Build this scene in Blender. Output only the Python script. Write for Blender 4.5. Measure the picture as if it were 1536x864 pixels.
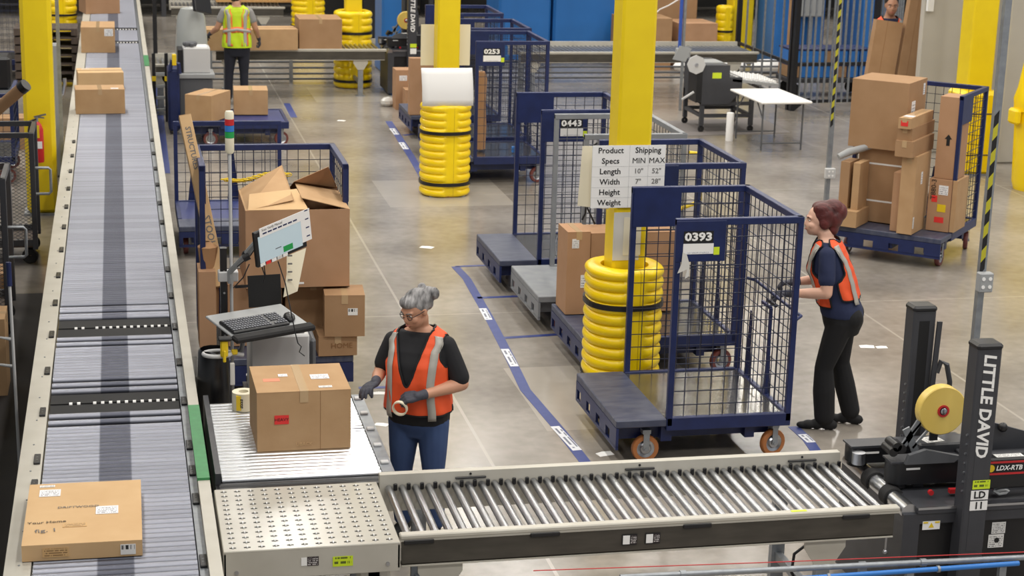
import bpy, math, random
from mathutils import Vector, Matrix
random.seed(7)
for o in list(bpy.data.objects): bpy.data.objects.remove(o)
S = bpy.context.scene; COL = S.collection
R = math.radians
# ------------------------------------------------------------------ camera
F_PX, CXP, CYP, CAM_H = 2694.0, 768.0, 432.0, 4.4
def _d(px, py): return Vector(((px-CXP)/F_PX, -(py-CYP)/F_PX, -1.0))
_Z = (-_d(480, 10800)).normalized()
_Y = _d(168, -285); _Y = (_Y-_Y.dot(_Z)*_Z).normalized()
_X = _Y.cross(_Z)
RM = Matrix((_X, _Y, _Z))                       # camera space -> world
cam = bpy.data.cameras.new('camera'); cam_o = bpy.data.objects.new('camera', cam); COL.objects.link(cam_o)
cam.sensor_width = 36; cam.lens = F_PX/1536*36; cam.clip_end = 200
cam.dof.use_dof = True; cam.dof.focus_distance = 11.5; cam.dof.aperture_fstop = 5.0
cam_o.matrix_world = Matrix.Translation((0, 0, CAM_H)) @ RM.to_4x4()
S.camera = cam_o
def G(px, py, z=0.0):
    w = RM @ _d(px, py); t = (z-CAM_H)/w.z
    return Vector((w.x*t, w.y*t, z))
def AT(px, py, Y):
    w = RM @ _d(px, py); t = Y/w.y
    return Vector((w.x*t, Y, w.z*t+CAM_H))
# ------------------------------------------------------------------ light
S.view_settings.view_transform = 'Standard'; S.view_settings.look = 'None'
S.view_settings.gamma = 1; S.view_settings.use_curve_mapping = False
S.view_settings.exposure = 0.42
W = bpy.data.worlds.new('hall_air'); S.world = W; W.use_nodes = True
W.node_tree.nodes['Background'].inputs[0].default_value = (0.93, 0.96, 1.0, 1)
W.node_tree.nodes['Background'].inputs[1].default_value = 0.30
def high_bay(x, y, z=9.6, e=112):
    L = bpy.data.lights.new('high_bay_lamp', 'AREA'); L.shape = 'RECTANGLE'; L.size = 0.7; L.size_y = 1.6
    L.energy = e; L.color = (1.0, 0.965, 0.91)
    o = bpy.data.objects.new('high_bay_lamp', L); COL.objects.link(o); o.location = (x, y, z)
for _x in (-5.5, -1.4, 2.7, 6.8, 10.9, 15.0):
    for _y in (1.5, 7.0, 12.5, 18.0, 23.5, 29.0, 34.5, 40.0):
        high_bay(_x, _y)
# ------------------------------------------------------------------ mesh helpers
class MB:
    def __init__(s): s.v = []; s.f = []
    def add(s, vs, fs):
        b = len(s.v); s.v += [Vector(p) for p in vs]; s.f += [tuple(i+b for i in q) for q in fs]; return s
    def box(s, x0, x1, y0, y1, z0, z1, M=None):
        vs = [Vector((x, y, z)) for z in (z0, z1) for y in (y0, y1) for x in (x0, x1)]
        if M: vs = [M @ p for p in vs]
        return s.add(vs, [(0,2,3,1),(4,5,7,6),(0,1,5,4),(2,6,7,3),(0,4,6,2),(1,3,7,5)])
    def cb(s, x0, x1, y0, y1, z0, z1, b=.01, M=None):   # chamfered box
        b = min(b, .49*(x1-x0), .49*(y1-y0), .49*(z1-z0))
        vs = []; ix = {}
        for i, (X, sx) in enumerate(((x0, 1), (x1, -1))):
            for j, (Y, sy) in enumerate(((y0, 1), (y1, -1))):
                for k, (Z, sz) in enumerate(((z0, 1), (z1, -1))):
                    for a in range(3):
                        p = [X+sx*b, Y+sy*b, Z+sz*b]; p[a] = (X, Y, Z)[a]
                        ix[i, j, k, a] = len(vs); vs.append(Vector(p))
        fs = []
        for e in (0, 1):
            fs.append([ix[e,0,0,0], ix[e,0,1,0], ix[e,1,1,0], ix[e,1,0,0]])
            fs.append([ix[0,e,0,1], ix[1,e,0,1], ix[1,e,1,1], ix[0,e,1,1]])
            fs.append([ix[0,0,e,2], ix[0,1,e,2], ix[1,1,e,2], ix[1,0,e,2]])
        for a in (0, 1):
            for c in (0, 1):
                fs.append([ix[0,a,c,1], ix[1,a,c,1], ix[1,a,c,2], ix[0,a,c,2]])
                fs.append([ix[a,0,c,0], ix[a,1,c,0], ix[a,1,c,2], ix[a,0,c,2]])
                fs.append([ix[a,c,0,0], ix[a,c,1,0], ix[a,c,1,1], ix[a,c,0,1]])
                for k in (0, 1): fs.append([ix[a,c,k,0], ix[a,c,k,1], ix[a,c,k,2]])
        if M: vs = [M @ p for p in vs]
        return s.add(vs, fs)
    def cyl(s, p0, p1, r0, r1=None, n=12, cap=True):
        p0 = Vector(p0); p1 = Vector(p1); r1 = r0 if r1 is None else r1
        d = (p1-p0).normalized(); u = d.orthogonal().normalized(); w = d.cross(u)
        vs = []
        for p, r in ((p0, r0), (p1, r1)):
            for i in range(n):
                a = 2*math.pi*(i+.5)/n; vs.append(p+(u*math.cos(a)+w*math.sin(a))*r)
        fs = [(i, (i+1) % n, n+(i+1) % n, n+i) for i in range(n)]
        if cap: fs += [tuple(range(n))[::-1], tuple(range(n, 2*n))]
        return s.add(vs, fs)
    def bar(s, p0, p1, w, h=None, up=(0, 0, 1)):         # square bar between two points
        p0 = Vector(p0); p1 = Vector(p1); h = w if h is None else h
        d = (p1-p0).normalized(); u = d.cross(Vector(up))
        if u.length < 1e-4: u = d.cross(Vector((1, 0, 0)))
        u.normalize(); v = u.cross(d)
        vs = [p+u*a*w/2+v*b*h/2 for p in (p0, p1) for a, b in ((-1,-1),(1,-1),(1,1),(-1,1))]
        return s.add(vs, [(0,1,2,3),(4,7,6,5),(0,4,5,1),(1,5,6,2),(2,6,7,3),(3,7,4,0)])
    def tube(s, pts, r, n=8, closed=False):
        pts = [Vector(p) for p in pts]; m = len(pts); vs = []; u = None
        for i, p in enumerate(pts):
            a = pts[(i-1) % m] if (closed or i > 0) else p; b = pts[(i+1) % m] if (closed or i < m-1) else p
            d = (b-a).normalized()
            u = d.orthogonal() if u is None else u-d*u.dot(d)
            u.normalize(); w = d.cross(u); rr = r[i] if isinstance(r, (list, tuple)) else r
            vs += [p+(u*math.cos(2*math.pi*k/n)+w*math.sin(2*math.pi*k/n))*rr for k in range(n)]
        fs = []
        for i in range(m if closed else m-1):
            for k in range(n):
                a = i*n; b = ((i+1) % m)*n; fs.append((a+k, a+(k+1) % n, b+(k+1) % n, b+k))
        if not closed: fs += [tuple(range(n))[::-1], tuple(range((m-1)*n, m*n))]
        return s.add(vs, fs)
    def lathe(s, prof, n=24, c=(0, 0, 0), axis='z'):
        c = Vector(c); vs = []
        for r, h in prof:
            for k in range(n):
                a = 2*math.pi*k/n; x, y = r*math.cos(a), r*math.sin(a)
                vs.append(c+Vector({'z': (x, y, h), 'y': (x, h, y), 'x': (h, x, y)}[axis]))
        fs = [(i*n+k, i*n+(k+1) % n, (i+1)*n+(k+1) % n, (i+1)*n+k) for i in range(len(prof)-1) for k in range(n)]
        return s.add(vs, fs)
    def prism(s, poly, z0, z1, M=None):
        n = len(poly); vs = [Vector((x, y, z)) for z in (z0, z1) for x, y in poly]
        if M: vs = [M @ p for p in vs]
        return s.add(vs, [tuple(range(n))[::-1], tuple(range(n, 2*n))]+[(i, (i+1) % n, n+(i+1) % n, n+i) for i in range(n)])
    def sph(s, c, r, n=12, m=8, M=None):
        c = Vector(c); r = Vector(r) if hasattr(r, '__len__') else Vector((r, r, r)); vs = []
        for j in range(m+1):
            t = math.pi*j/m
            for i in range(n):
                a = 2*math.pi*i/n
                p = Vector((r.x*math.sin(t)*math.cos(a), r.y*math.sin(t)*math.sin(a), r.z*math.cos(t)))
                vs.append(c+(M @ p if M else p))
        return s.add(vs, [(j*n+i, (j+1)*n+i, (j+1)*n+(i+1) % n, j*n+(i+1) % n) for j in range(m) for i in range(n)])
    def mesh(s, name, mat, smooth=0):
        me = bpy.data.meshes.new(name); me.from_pydata(s.v, [], s.f); me.update()
        if mat: me.materials.append(mat)
        if smooth:
            me.polygons.foreach_set('use_smooth', [True]*len(me.polygons))
            me.set_sharp_from_angle(angle=R(smooth))
        return me
    def build(s, name, mat, parent=None, smooth=0, **k):
        return link(name, s.mesh(name, mat, smooth), parent, **k)
def link(name, data, parent=None, loc=None, rot=None):
    o = bpy.data.objects.new(name, data); COL.objects.link(o)
    if parent is not None: o.parent = parent
    if loc is not None: o.location = loc
    if rot is not None: o.rotation_euler = rot
    return o
LABELS = {}
def tag(o, label, cat, group=None, kind=None):
    if label: o['label'] = label
    if cat: o['category'] = cat
    if group: o['group'] = group
    if kind: o['kind'] = kind
    return o
def thing(name, label, cat, loc=(0, 0, 0), rz=0.0, group=None):
    o = link(name, None, None, loc, (0, 0, rz)); o.empty_display_size = .1
    return tag(o, label, cat, group)
def struct(o): o['kind'] = 'structure'; return o
CACHE = {}
def shared(key, fn):                                    # one mesh shared by alike pieces
    if key not in CACHE: CACHE[key] = fn()
    return CACHE[key]
def text(body, size, mat, parent, loc, rot, name='lettering', offset=0.0, sx=1.0, align='CENTER', shear=0.0):
    c = bpy.data.curves.new('t', 'FONT'); c.body = body; c.size = size; c.align_x = align; c.align_y = 'CENTER'
    c.offset = offset; c.extrude = .0004; c.resolution_u = 2; c.shear = shear
    t = bpy.data.objects.new('t', c); COL.objects.link(t)
    me = bpy.data.meshes.new_from_object(t.evaluated_get(bpy.context.evaluated_depsgraph_get()))
    bpy.data.objects.remove(t); me.materials.clear(); me.materials.append(mat)
    o = link(name, me, parent, loc, rot); o.scale = (sx, 1, 1); return o
# ------------------------------------------------------------------ materials
def lin(h):
    h = h.lstrip('#'); c = [int(h[i:i+2], 16)/255 for i in (0, 2, 4)]
    return [x/12.92 if x < .04045 else ((x+.055)/1.055)**2.4 for x in c]+[1]
def mat(name, col, rough=.5, metal=0.0, var=None, scale=8, amount=.5, bump=0.0, bscale=60, spec=.5, stretch=(1, 1, 1), detail=4):
    m = bpy.data.materials.new(name); m.use_nodes = True; nt = m.node_tree; b = nt.nodes['Principled BSDF']
    b.inputs['Base Color'].default_value = lin(col); b.inputs['Roughness'].default_value = rough
    b.inputs['Metallic'].default_value = metal; b.inputs['Specular IOR Level'].default_value = spec
    if var or bump:
        tc = nt.nodes.new('ShaderNodeTexCoord'); mp = nt.nodes.new('ShaderNodeMapping'); mp.inputs['Scale'].default_value = stretch
        nt.links.new(tc.outputs['Object'], mp.inputs[0])
    if var:
        n = nt.nodes.new('ShaderNodeTexNoise'); n.inputs['Scale'].default_value = scale; n.inputs['Detail'].default_value = detail
        nt.links.new(mp.outputs[0], n.inputs['Vector'])
        r = nt.nodes.new('ShaderNodeValToRGB'); r.color_ramp.elements[0].position = .5-amount/2+.02; r.color_ramp.elements[1].position = .5+amount/2
        r.color_ramp.elements[0].color = lin(col); r.color_ramp.elements[1].color = lin(var)
        nt.links.new(n.outputs['Fac'], r.inputs[0]); nt.links.new(r.outputs[0], b.inputs['Base Color'])
    if bump:
        n2 = nt.nodes.new('ShaderNodeTexNoise'); n2.inputs['Scale'].default_value = bscale
        nt.links.new(mp.outputs[0], n2.inputs['Vector'])
        bp = nt.nodes.new('ShaderNodeBump'); bp.inputs['Strength'].default_value = bump; bp.inputs['Distance'].default_value = .01
        nt.links.new(n2.outputs['Fac'], bp.inputs['Height']); nt.links.new(bp.outputs[0], b.inputs['Normal'])
    return m
M = {}
M['card'] = mat('kraft_cardboard', 'BC9A74', .8, var='B18E68', scale=6, bump=.05, bscale=40, spec=.2)
M['card2'] = mat('brown_cardboard', 'A98766', .8, var='9F7D5C', scale=5, bump=.05, bscale=40, spec=.2)
M['card3'] = mat('pale_cardboard', 'D3B185', .75, var='CAA67A', scale=5, bump=.04, bscale=40, spec=.25)
M['card4'] = mat('tan_cardboard', 'B38D6E', .8, var='AA8464', scale=5, bump=.05, bscale=40, spec=.2)
M['card_edge'] = mat('cut_cardboard_edge', '8A6440', .9)
M['packtape'] = mat('clear_packing_tape', 'BC9E78', .2, spec=.6)
M['yellow'] = mat('yellow_column_paint', 'EFD210', .42, var='E4C50E', scale=3)
M['bumper'] = mat('yellow_plastic', 'FBDA0A', .28, var='F3CC08', scale=4, spec=.5)
M['navy'] = mat('navy_powder_coat', '1D2A5A', .4, var='18234C', scale=9, amount=.4)
M['navydeck'] = mat('blue_painted_deck', '323C74', .45, var='2B3464', scale=6)
M['navyworn'] = mat('worn_navy_deck', '252D4C', .42, var='565A68', scale=7, amount=.7, stretch=(1, 3, 1), detail=8)
M['wire'] = mat('dark_blue_wire', '1E243C', .45)
M['grey_frame'] = mat('grey_cart_paint', '8A8D90', .45, var='7A7D82', scale=9)
M['deck'] = mat('galvanised_deck', 'A9A7A2', .2, metal=.9, var='8E8C88', scale=4, amount=.6)
M['steel'] = mat('brushed_steel', 'B9BBC0', .28, metal=1.0)
M['chrome'] = mat('bright_zinc', 'B4B6BB', .3, metal=1.0)
M['shiny'] = mat('polished_zinc', 'D8DADD', .26, metal=1.0)
M['galv'] = mat('galvanised_strut', '9EA2A6', .45, metal=.6, var='888C92', scale=20)
M['beige'] = mat('beige_powder_coat', 'BFBBB0', .45, var='B3AEA2', scale=5)
M['plate'] = mat('beige_table_plate', 'BDB9AF', .2, var='AFAA9F', scale=4, spec=.6)
M['beige2'] = mat('warm_grey_panel', 'BFBAB0', .55, var='B6B1A7', scale=2)
M['channel'] = mat('dusty_dark_channel', '4C473F', .55, var='3A362F', scale=8, stretch=(.6, 1, 3))
M['black'] = mat('black_plastic', '17171A', .4)
M['blackmat'] = mat('matt_black', '111113', .75)
M['char'] = mat('charcoal_powder_coat', '3C3D42', .45, var='36373C', scale=8)
M['rubber'] = mat('black_rubber', '1C1B1C', .8)
M['wheelbrown'] = mat('tan_polyurethane', 'A5683A', .5)
M['wheelred'] = mat('maroon_polyurethane', '6E3A35', .5)
M['white'] = mat('white_paper', 'EDECEA', .7)
M['cream'] = mat('cream_paper', 'E7DFC6', .7)
M['ink'] = mat('black_ink', '141416', .7)
M['greyink'] = mat('grey_ink', '6E6C6A', .7)
M['lime'] = mat('lime_sticker', 'CFE32A', .5)
M['redstk'] = mat('red_sticker', 'E0332F', .55)
M['red'] = mat('red_plastic', 'C0272B', .4)
M['green'] = mat('green_plastic', '1F9A4C', .4)
M['greenpaint'] = mat('green_painted_guard', '3C8A52', .5, var='347A48', scale=20)
M['blue'] = mat('bright_blue_machine', '2C6FB7', .38, var='2765A8', scale=2)
M['bluep'] = mat('blue_plastic', '2F76C4', .4)
M['bluetape'] = mat('blue_floor_tape', '2D3C7C', .5, var='3A4884', scale=12)
M['grey'] = mat('grey_plastic', '9B9D9E', .5)
M['keycap'] = mat('grey_keycap', '7A7C82', .5)
M['ltgrey'] = mat('light_grey_plastic', 'C4C4C4', .45)
M['dkgrey'] = mat('dark_grey_plastic', '56585C', .5)
M['tablewhite'] = mat('white_tabletop', 'EFEDEA', .4)
M['taperoll'] = mat('amber_packing_tape', 'E6CB70', .28, var='DCBC5C', scale=3)
M['film'] = mat('clear_plastic_film', 'D6D4CE', .2)
M['gold'] = mat('yellow_chain', 'E2C21A', .4)
M['brownpaper'] = mat('brown_paper', 'A8805B', .85, bump=.4, bscale=14)
M['wood'] = mat('pale_wood', 'C99E66', .7, var='B98A52', scale=4, stretch=(8, 8, .6))
M['darkwood'] = mat('weathered_wood', '5A4C42', .8, var='3D342E', scale=4, stretch=(6, 1, 1))
M['ceil'] = mat('ceiling_deck_paint', 'C9C9C6', .8)
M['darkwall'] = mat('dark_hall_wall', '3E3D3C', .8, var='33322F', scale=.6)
def print_mat(name, base, inkc, lines, density=.55, xs=40):    # rows of small print on a label
    m = mat(name, base, .6); nt = m.node_tree; b = nt.nodes['Principled BSDF']
    tc = nt.nodes.new('ShaderNodeTexCoord'); sp = nt.nodes.new('ShaderNodeSeparateXYZ'); nt.links.new(tc.outputs['Generated'], sp.inputs[0])
    def mth(op, a, c):
        n = nt.nodes.new('ShaderNodeMath'); n.operation = op
        for i, q in enumerate((a, c)):
            if isinstance(q, (int, float)): n.inputs[i].default_value = q
            else: nt.links.new(q, n.inputs[i])
        return n.outputs[0]
    row = mth('MULTIPLY', sp.outputs[1], lines); band = mth('GREATER_THAN', mth('FRACT', row, 0), .5)
    cmb = nt.nodes.new('ShaderNodeCombineXYZ'); nt.links.new(mth('MULTIPLY', sp.outputs[0], xs), cmb.inputs[0]); nt.links.new(mth('FLOOR', row, 0), cmb.inputs[1])
    nz = nt.nodes.new('ShaderNodeTexWhiteNoise')
    fl = nt.nodes.new('ShaderNodeVectorMath'); fl.operation = 'FLOOR'; nt.links.new(cmb.outputs[0], fl.inputs[0]); nt.links.new(fl.outputs[0], nz.inputs['Vector'])
    on = mth('MULTIPLY', band, mth('LESS_THAN', nz.outputs['Value'], density))
    ex = mth('MULTIPLY', mth('LESS_THAN', mth('ABSOLUTE', mth('SUBTRACT', sp.outputs[0], .5), 0), .43), mth('LESS_THAN', mth('ABSOLUTE', mth('SUBTRACT', sp.outputs[1], .5), 0), .42))
    mx = nt.nodes.new('ShaderNodeMix'); mx.data_type = 'RGBA'; nt.links.new(mth('MULTIPLY', on, ex), mx.inputs[0])
    mx.inputs[6].default_value = lin(base); mx.inputs[7].default_value = lin(inkc); nt.links.new(mx.outputs[2], b.inputs['Base Color'])
    return m
M['label'] = print_mat('shipping_label_print', 'ECECEE', '8C8C92', 5)
M['barcode'] = print_mat('barcode_print', 'E8E6E2', '2A2A2A', 1, .5, 30)
M['barlime'] = print_mat('lime_barcode_print', 'C8DE25', '55621A', 2, .55, 26)
M['notice'] = print_mat('notice_print', 'E6E5E2', '77777A', 7)
M['warn'] = print_mat('warning_print', '2A2022', 'C9C5C4', 5, .6, 22)
M['cardprint'] = print_mat('faint_carton_print', 'D0A872', '8B6C45', 4, .7, 26)
M['tapeprint'] = print_mat('floor_address_label', 'DCDDE2', '6E7282', 2, .55, 22)
# rollers: a worn darker band runs along the middle of the main conveyor
def roller_mat():
    m = mat('worn_conveyor_roller', '9A9CA6', .42, metal=.8); nt = m.node_tree; b = nt.nodes['Principled BSDF']
    tc = nt.nodes.new('ShaderNodeTexCoord'); sp = nt.nodes.new('ShaderNodeSeparateXYZ'); nt.links.new(tc.outputs['Object'], sp.inputs[0])
    a = nt.nodes.new('ShaderNodeMath'); a.operation = 'ABSOLUTE'; nt.links.new(sp.outputs[0], a.inputs[0])
    r = nt.nodes.new('ShaderNodeValToRGB'); nt.links.new(a.outputs[0], r.inputs[0])
    r.color_ramp.elements[0].position = .088; r.color_ramp.elements[0].color = lin('585A65')
    r.color_ramp.elements[1].position = .094; r.color_ramp.elements[1].color = lin('8F919B')
    oi = nt.nodes.new('ShaderNodeObjectInfo'); hs = nt.nodes.new('ShaderNodeHueSaturation'); nt.links.new(r.outputs[0], hs.inputs['Color'])
    mr = nt.nodes.new('ShaderNodeMapRange'); mr.inputs[3].default_value = .86; mr.inputs[4].default_value = 1.08
    nt.links.new(oi.outputs['Random'], mr.inputs[0]); nt.links.new(mr.outputs[0], hs.inputs['Value'])
    nt.links.new(hs.outputs[0], b.inputs['Base Color']); return m
M['roller'] = roller_mat()
def concrete():
    m = bpy.data.materials.new('polished_concrete'); m.use_nodes = True; nt = m.node_tree; b = nt.nodes['Principled BSDF']
    L = nt.links.new; N = nt.nodes.new
    tc = N('ShaderNodeTexCoord'); sp = N('ShaderNodeSeparateXYZ'); L(tc.outputs['Object'], sp.inputs[0])
    def mth(op, *a):
        n = N('ShaderNodeMath'); n.operation = op
        for i, q in enumerate(a):
            if isinstance(q, (int, float)): n.inputs[i].default_value = q
            else: L(q, n.inputs[i])
        return n.outputs[0]
    n1 = N('ShaderNodeTexNoise'); n1.inputs['Scale'].default_value = .7; n1.inputs['Detail'].default_value = 6; L(tc.outputs['Object'], n1.inputs['Vector'])
    r1 = N('ShaderNodeValToRGB'); L(n1.outputs['Fac'], r1.inputs[0])
    r1.color_ramp.elements[0].position = .3; r1.color_ramp.elements[0].color = lin('7C756C')
    r1.color_ramp.elements[1].position = .72; r1.color_ramp.elements[1].color = lin('A29B92')
    n2 = N('ShaderNodeTexNoise'); n2.inputs['Scale'].default_value = 9; n2.inputs['Detail'].default_value = 8; L(tc.outputs['Object'], n2.inputs['Vector'])
    mx = N('ShaderNodeMix'); mx.data_type = 'RGBA'; mx.blend_type = 'SOFT_LIGHT'; mx.inputs[0].default_value = .35
    L(r1.outputs[0], mx.inputs[6]); L(n2.outputs['Fac'], mx.inputs[7])
    # lighter square pads poured round the columns
    px = mth('ABSOLUTE', mth('SUBTRACT', sp.outputs[0], 3.8))
    py = mth('ABSOLUTE', mth('SUBTRACT', mth('MODULO', mth('SUBTRACT', sp.outputs[1], 9.15), 8.0), 4.0))
    pad = mth('MULTIPLY', mth('LESS_THAN', px, .75), mth('LESS_THAN', py, .8))
    mp = N('ShaderNodeMix'); mp.data_type = 'RGBA'; mp.inputs[7].default_value = lin('ADA69B'); L(mx.outputs[2], mp.inputs[6]); L(mth('MULTIPLY', pad, .7), mp.inputs[0])
    # saw-cut joints
    j1 = mth('LESS_THAN', mth('ABSOLUTE', mth('SUBTRACT', mth('MODULO', mth('ADD', sp.outputs[1], .35), 5.333), 0.0)), .02)
    j2 = mth('LESS_THAN', mth('ABSOLUTE', mth('SUBTRACT', mth('MODULO', mth('ADD', sp.outputs[0], 20.0), 4.3), 1.0)), .012)
    mj = N('ShaderNodeMix'); mj.data_type = 'RGBA'; mj.inputs[7].default_value = lin('B3ADA2'); L(mp.outputs[2], mj.inputs[6]); L(mth('MULTIPLY', mth('MAXIMUM', j1, j2), .6), mj.inputs[0])
    L(mj.outputs[2], b.inputs['Base Color'])
    rr = N('ShaderNodeMapRange'); rr.inputs[3].default_value = .12; rr.inputs[4].default_value = .30; L(n1.outputs['Fac'], rr.inputs[0]); L(rr.outputs[0], b.inputs['Roughness'])
    b.inputs['Specular IOR Level'].default_value = .7
    return m
M['floor'] = concrete()
# ------------------------------------------------------------------ the hall
struct(MB().box(-14, 24, -2, 50, -.3, 0).build('floor', M['floor']))
struct(MB().box(-14, 24, -2, 50, 10, 10.2).build('ceiling', M['ceil']))
struct(MB().box(-14, 24, 43.5, 43.8, 0, 10).build('wall_back', M['darkwall']))
# unseen deck added to throw shade on the strip left of the main conveyor
struct(MB().box(-14, -.95, 3.0, 17.5, 3.75, 4.0).build('ceiling_shade_deck', M['darkwall']))
# ------------------------------------------------------------------ sticker + carton builders
FACE = {'front': (R(90), 0, 0), 'back': (R(90), 0, R(180)), 'right': (R(90), 0, R(90)), 'left': (R(90), 0, R(-90)), 'top': (0, 0, 0)}
def sticker(parent, loc, rot, w, h, m, name='label', t=.0016):
    me = shared(('stk', round(w, 4), round(h, 4), m.name), lambda: MB().box(-w/2, w/2, -h/2, h/2, 0, t).mesh(name, m))
    return link(name, me, parent, loc, rot)
def face_pt(face, u, v, w, d, h, e=.0005):
    return {'front': (u*w, -d/2-e, h/2+v*h), 'back': (-u*w, d/2+e, h/2+v*h), 'right': (w/2+e, u*d, h/2+v*h), 'left': (-w/2-e, -u*d, h/2+v*h), 'top': (u*w, v*d, h+e)}[face]
def carton(label, w, d, h, loc, rz=0, mk='card', seam='y', labels=(), prints=(), group=None, tape=True, name='cardboard_box', tilt=None):
    t = thing(name, label, 'box', loc, rz, group)
    if tilt: t.rotation_euler = (tilt[0], tilt[1], rz)
    m = M[mk]; g = .003
    MB().box(-w/2, w/2, -d/2, d/2, 0, h-.004).build('body', m, t)
    if seam == 'y':
        for s in (-1, 1):
            MB().box(min(s*g, s*w/2), max(s*g, s*w/2), -d/2-.001, d/2+.001, h-.004, h).build('flap', m, t)
        if tape:
            MB().box(-.025, .025, -d/2-.0025, d/2+.0025, h-.001, h+.0012).box(-.025, .025, -d/2-.003, -d/2-.0005, h-min(.07, h*.4), h).build('packing_tape', M['packtape'], t)
    elif seam == 'x':
        for s in (-1, 1):
            MB().box(-w/2-.001, w/2+.001, min(s*g, s*d/2), max(s*g, s*d/2), h-.004, h).build('flap', m, t)
        if tape:
            MB().box(-w/2-.0025, w/2+.0025, -.03, .03, h-.001, h+.0012).box(w/2+.0005, w/2+.003, -.03, .03, h-min(.07, h*.4), h).build('packing_tape', M['packtape'], t)
    else:
        MB().box(-w/2, w/2, -d/2, d/2, h-.004, h).build('lid', m, t)
    for f, u, v, lw, lh, lm in labels:
        sticker(t, face_pt(f, u, v, w, d, h, .0012), FACE[f], lw, lh, M[lm], 'shipping_label')
    for f, u, v, s, sz, lm, ro in prints:
        rot = Matrix.Rotation(ro, 3, 'Z'); e = (Matrix.Rotation(FACE[f][2], 3, 'Z') @ Matrix.Rotation(FACE[f][0], 3, 'X') @ rot).to_euler()
        text(s, sz, M[lm], t, face_pt(f, u, v, w, d, h, .0036), e, 'printing')
    return t
def carton_px(label, pl, pr, z, depth, h, **k):         # front base edge seen at two pixels, resting at height z
    a, b = G(*pl, z), G(*pr, z); v = b-a; w = v.length; rz = math.atan2(v.y, v.x)
    n = Vector((-v.y, v.x, 0)).normalized(); c = (a+b)/2+n*depth/2
    return carton(label, w, depth, h, (c.x, c.y, z), rz, **k)
ZR = .76                                                # top of the conveyor rollers
# ------------------------------------------------------------------ main conveyor
XL0, XL1, XR0, XR1, XR2 = -.625, -.49, .32, .365, .43
XC, RLEN = (XL1+XR0)/2, XR0-XL1
mc = thing('roller_conveyor', 'long grey roller conveyor running away along the left side', 'conveyor', (XC, 8.0, 0))
def lx(x): return x-XC
Y0, Y1 = -.6, 31.5
MB().box(lx(XL0), lx(XL1)-.006, Y0, Y1, .70, .755).box(lx(XL0), lx(XL0)+.012, Y0, Y1, .52, .70).build('side_rail', M['beige'], mc)
MB().box(lx(XR1), lx(XR2), Y0, Y1, .70, .80).box(lx(XR2)-.012, lx(XR2), Y0, Y1, .52, .70).build('side_rail', M['beige'], mc)
MB().box(lx(XR0)+.004, lx(XR1), Y0, Y1, .66, .735).build('sensor_channel', M['galv'], mc)
MB().box(lx(XL1)-.005, lx(XR0)+.004, Y0, Y1, .62, .66).build('drip_pan', M['blackmat'], mc)
for yy in [x*3.0 for x in range(0, 11)]:
    for xx in (XL0+.04, XR2-.04):
        MB().box(lx(xx)-.03, lx(xx)+.03, yy-.04, yy+.04, .012, .70).box(lx(xx)-.06, lx(xx)+.06, yy-.07, yy+.07, 0, .012).build('leg', M['beige'], mc)
def ycv(py, z=ZR): return G(170, py, z).y-8.0
zones = [(12.73, 13.19, 12.96), (11.0, 11.40, 11.2), (29.75, 30.2, 30.0), (31.6, 32.1, 31.85)]
gaps = [13.52, 13.34, 12.62, 12.46, 11.64, 11.5, 10.90, 10.74]
p = .0635
rme = MB().cyl((-RLEN/2+.004, 0, 0), (RLEN/2-.004, 0, 0), .0265, n=12).mesh('roller', M['roller'], 40)
far = MB(); cnt = 0; yy = 7.45
while yy < 39.3:
    skip = any(a-.01 < yy < b+.01 for a, b, c in zones) or any(abs(yy-q) < p*.5 for q in gaps)
    if not skip:
        if cnt < 300: link('roller', rme, mc, (0, yy-8.0, ZR-.0265)); cnt += 1
        else: far.cyl((-RLEN/2+.004, yy-8.0, ZR-.0265), (RLEN/2-.004, yy-8.0, ZR-.0265), .0265, n=8)
    yy += p
fo = far.build('distant_rollers', M['roller'], mc, 40); fo['kind'] = 'stuff'
wh = MB().cyl((-.010, 0, 0), (.010, 0, 0), .016, n=12).mesh('transfer_wheel', M['white'], 40)
for a, b, c in zones:
    MB().box(-RLEN/2+.004, RLEN/2-.004, a-8, b-8, .69, .735).box(-RLEN/2+.004, RLEN/2-.004, c-8.004, c-7.996, .735, .742).build('transfer_plate', M['blackmat'], mc)
    for i in range(14):
        if i == 2: continue
        link('transfer_wheel', wh, mc, (-RLEN/2+.13+i*.0495, c-8, .732))
clip = MB().cb(-.018, .018, -.075, .075, 0, .014, .003).mesh('sensor_clip', M['black'])
dots = MB().cyl((0, -.02, 0), (0, -.02, .002), .007, n=8).cyl((0, .02, 0), (0, .02, .002), .007, n=8).mesh('rivet', M['chrome'])
for py in (212, 233, 256, 282, 309, 339, 373, 411, 452, 499, 553, 614, 684, 722):
    o = link('sensor_clip', clip, mc, (lx(XL1)-.035, ycv(py, .76), .755)); link('rivet', dots, o, (0, 0, .012))
for py in (211, 231, 254, 278, 306, 335, 368, 406, 446, 493, 547, 606, 673, 712, 755, 850):
    o = link('sensor_clip', clip, mc, (lx(XR0)+.026, ycv(py, .74), .735)); link('rivet', dots, o, (0, 0, .012))
bolt = MB().cyl((0, 0, 0), (0, 0, .004), .006, n=8).mesh('bolt', M['galv'])
for i in range(40): link('bolt', bolt, mc, (lx(XL0)+.07, i*.45-.3, .755))
o = MB().box(lx(XR1)-.004, lx(XR2)+.004, 1.55, 2.85, .795, .815).box(lx(XR2), lx(XR2)+.004, 1.55, 2.85, .62, .815).build('painted_guard', M['greenpaint'], mc); o['label'] = 'green painted guard strip'
o = MB().box(lx(XR1)-.004, lx(XR2)+.004, 18.7, 19.9, .80, .806).build('painted_guard', M['greenpaint'], mc)
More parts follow.
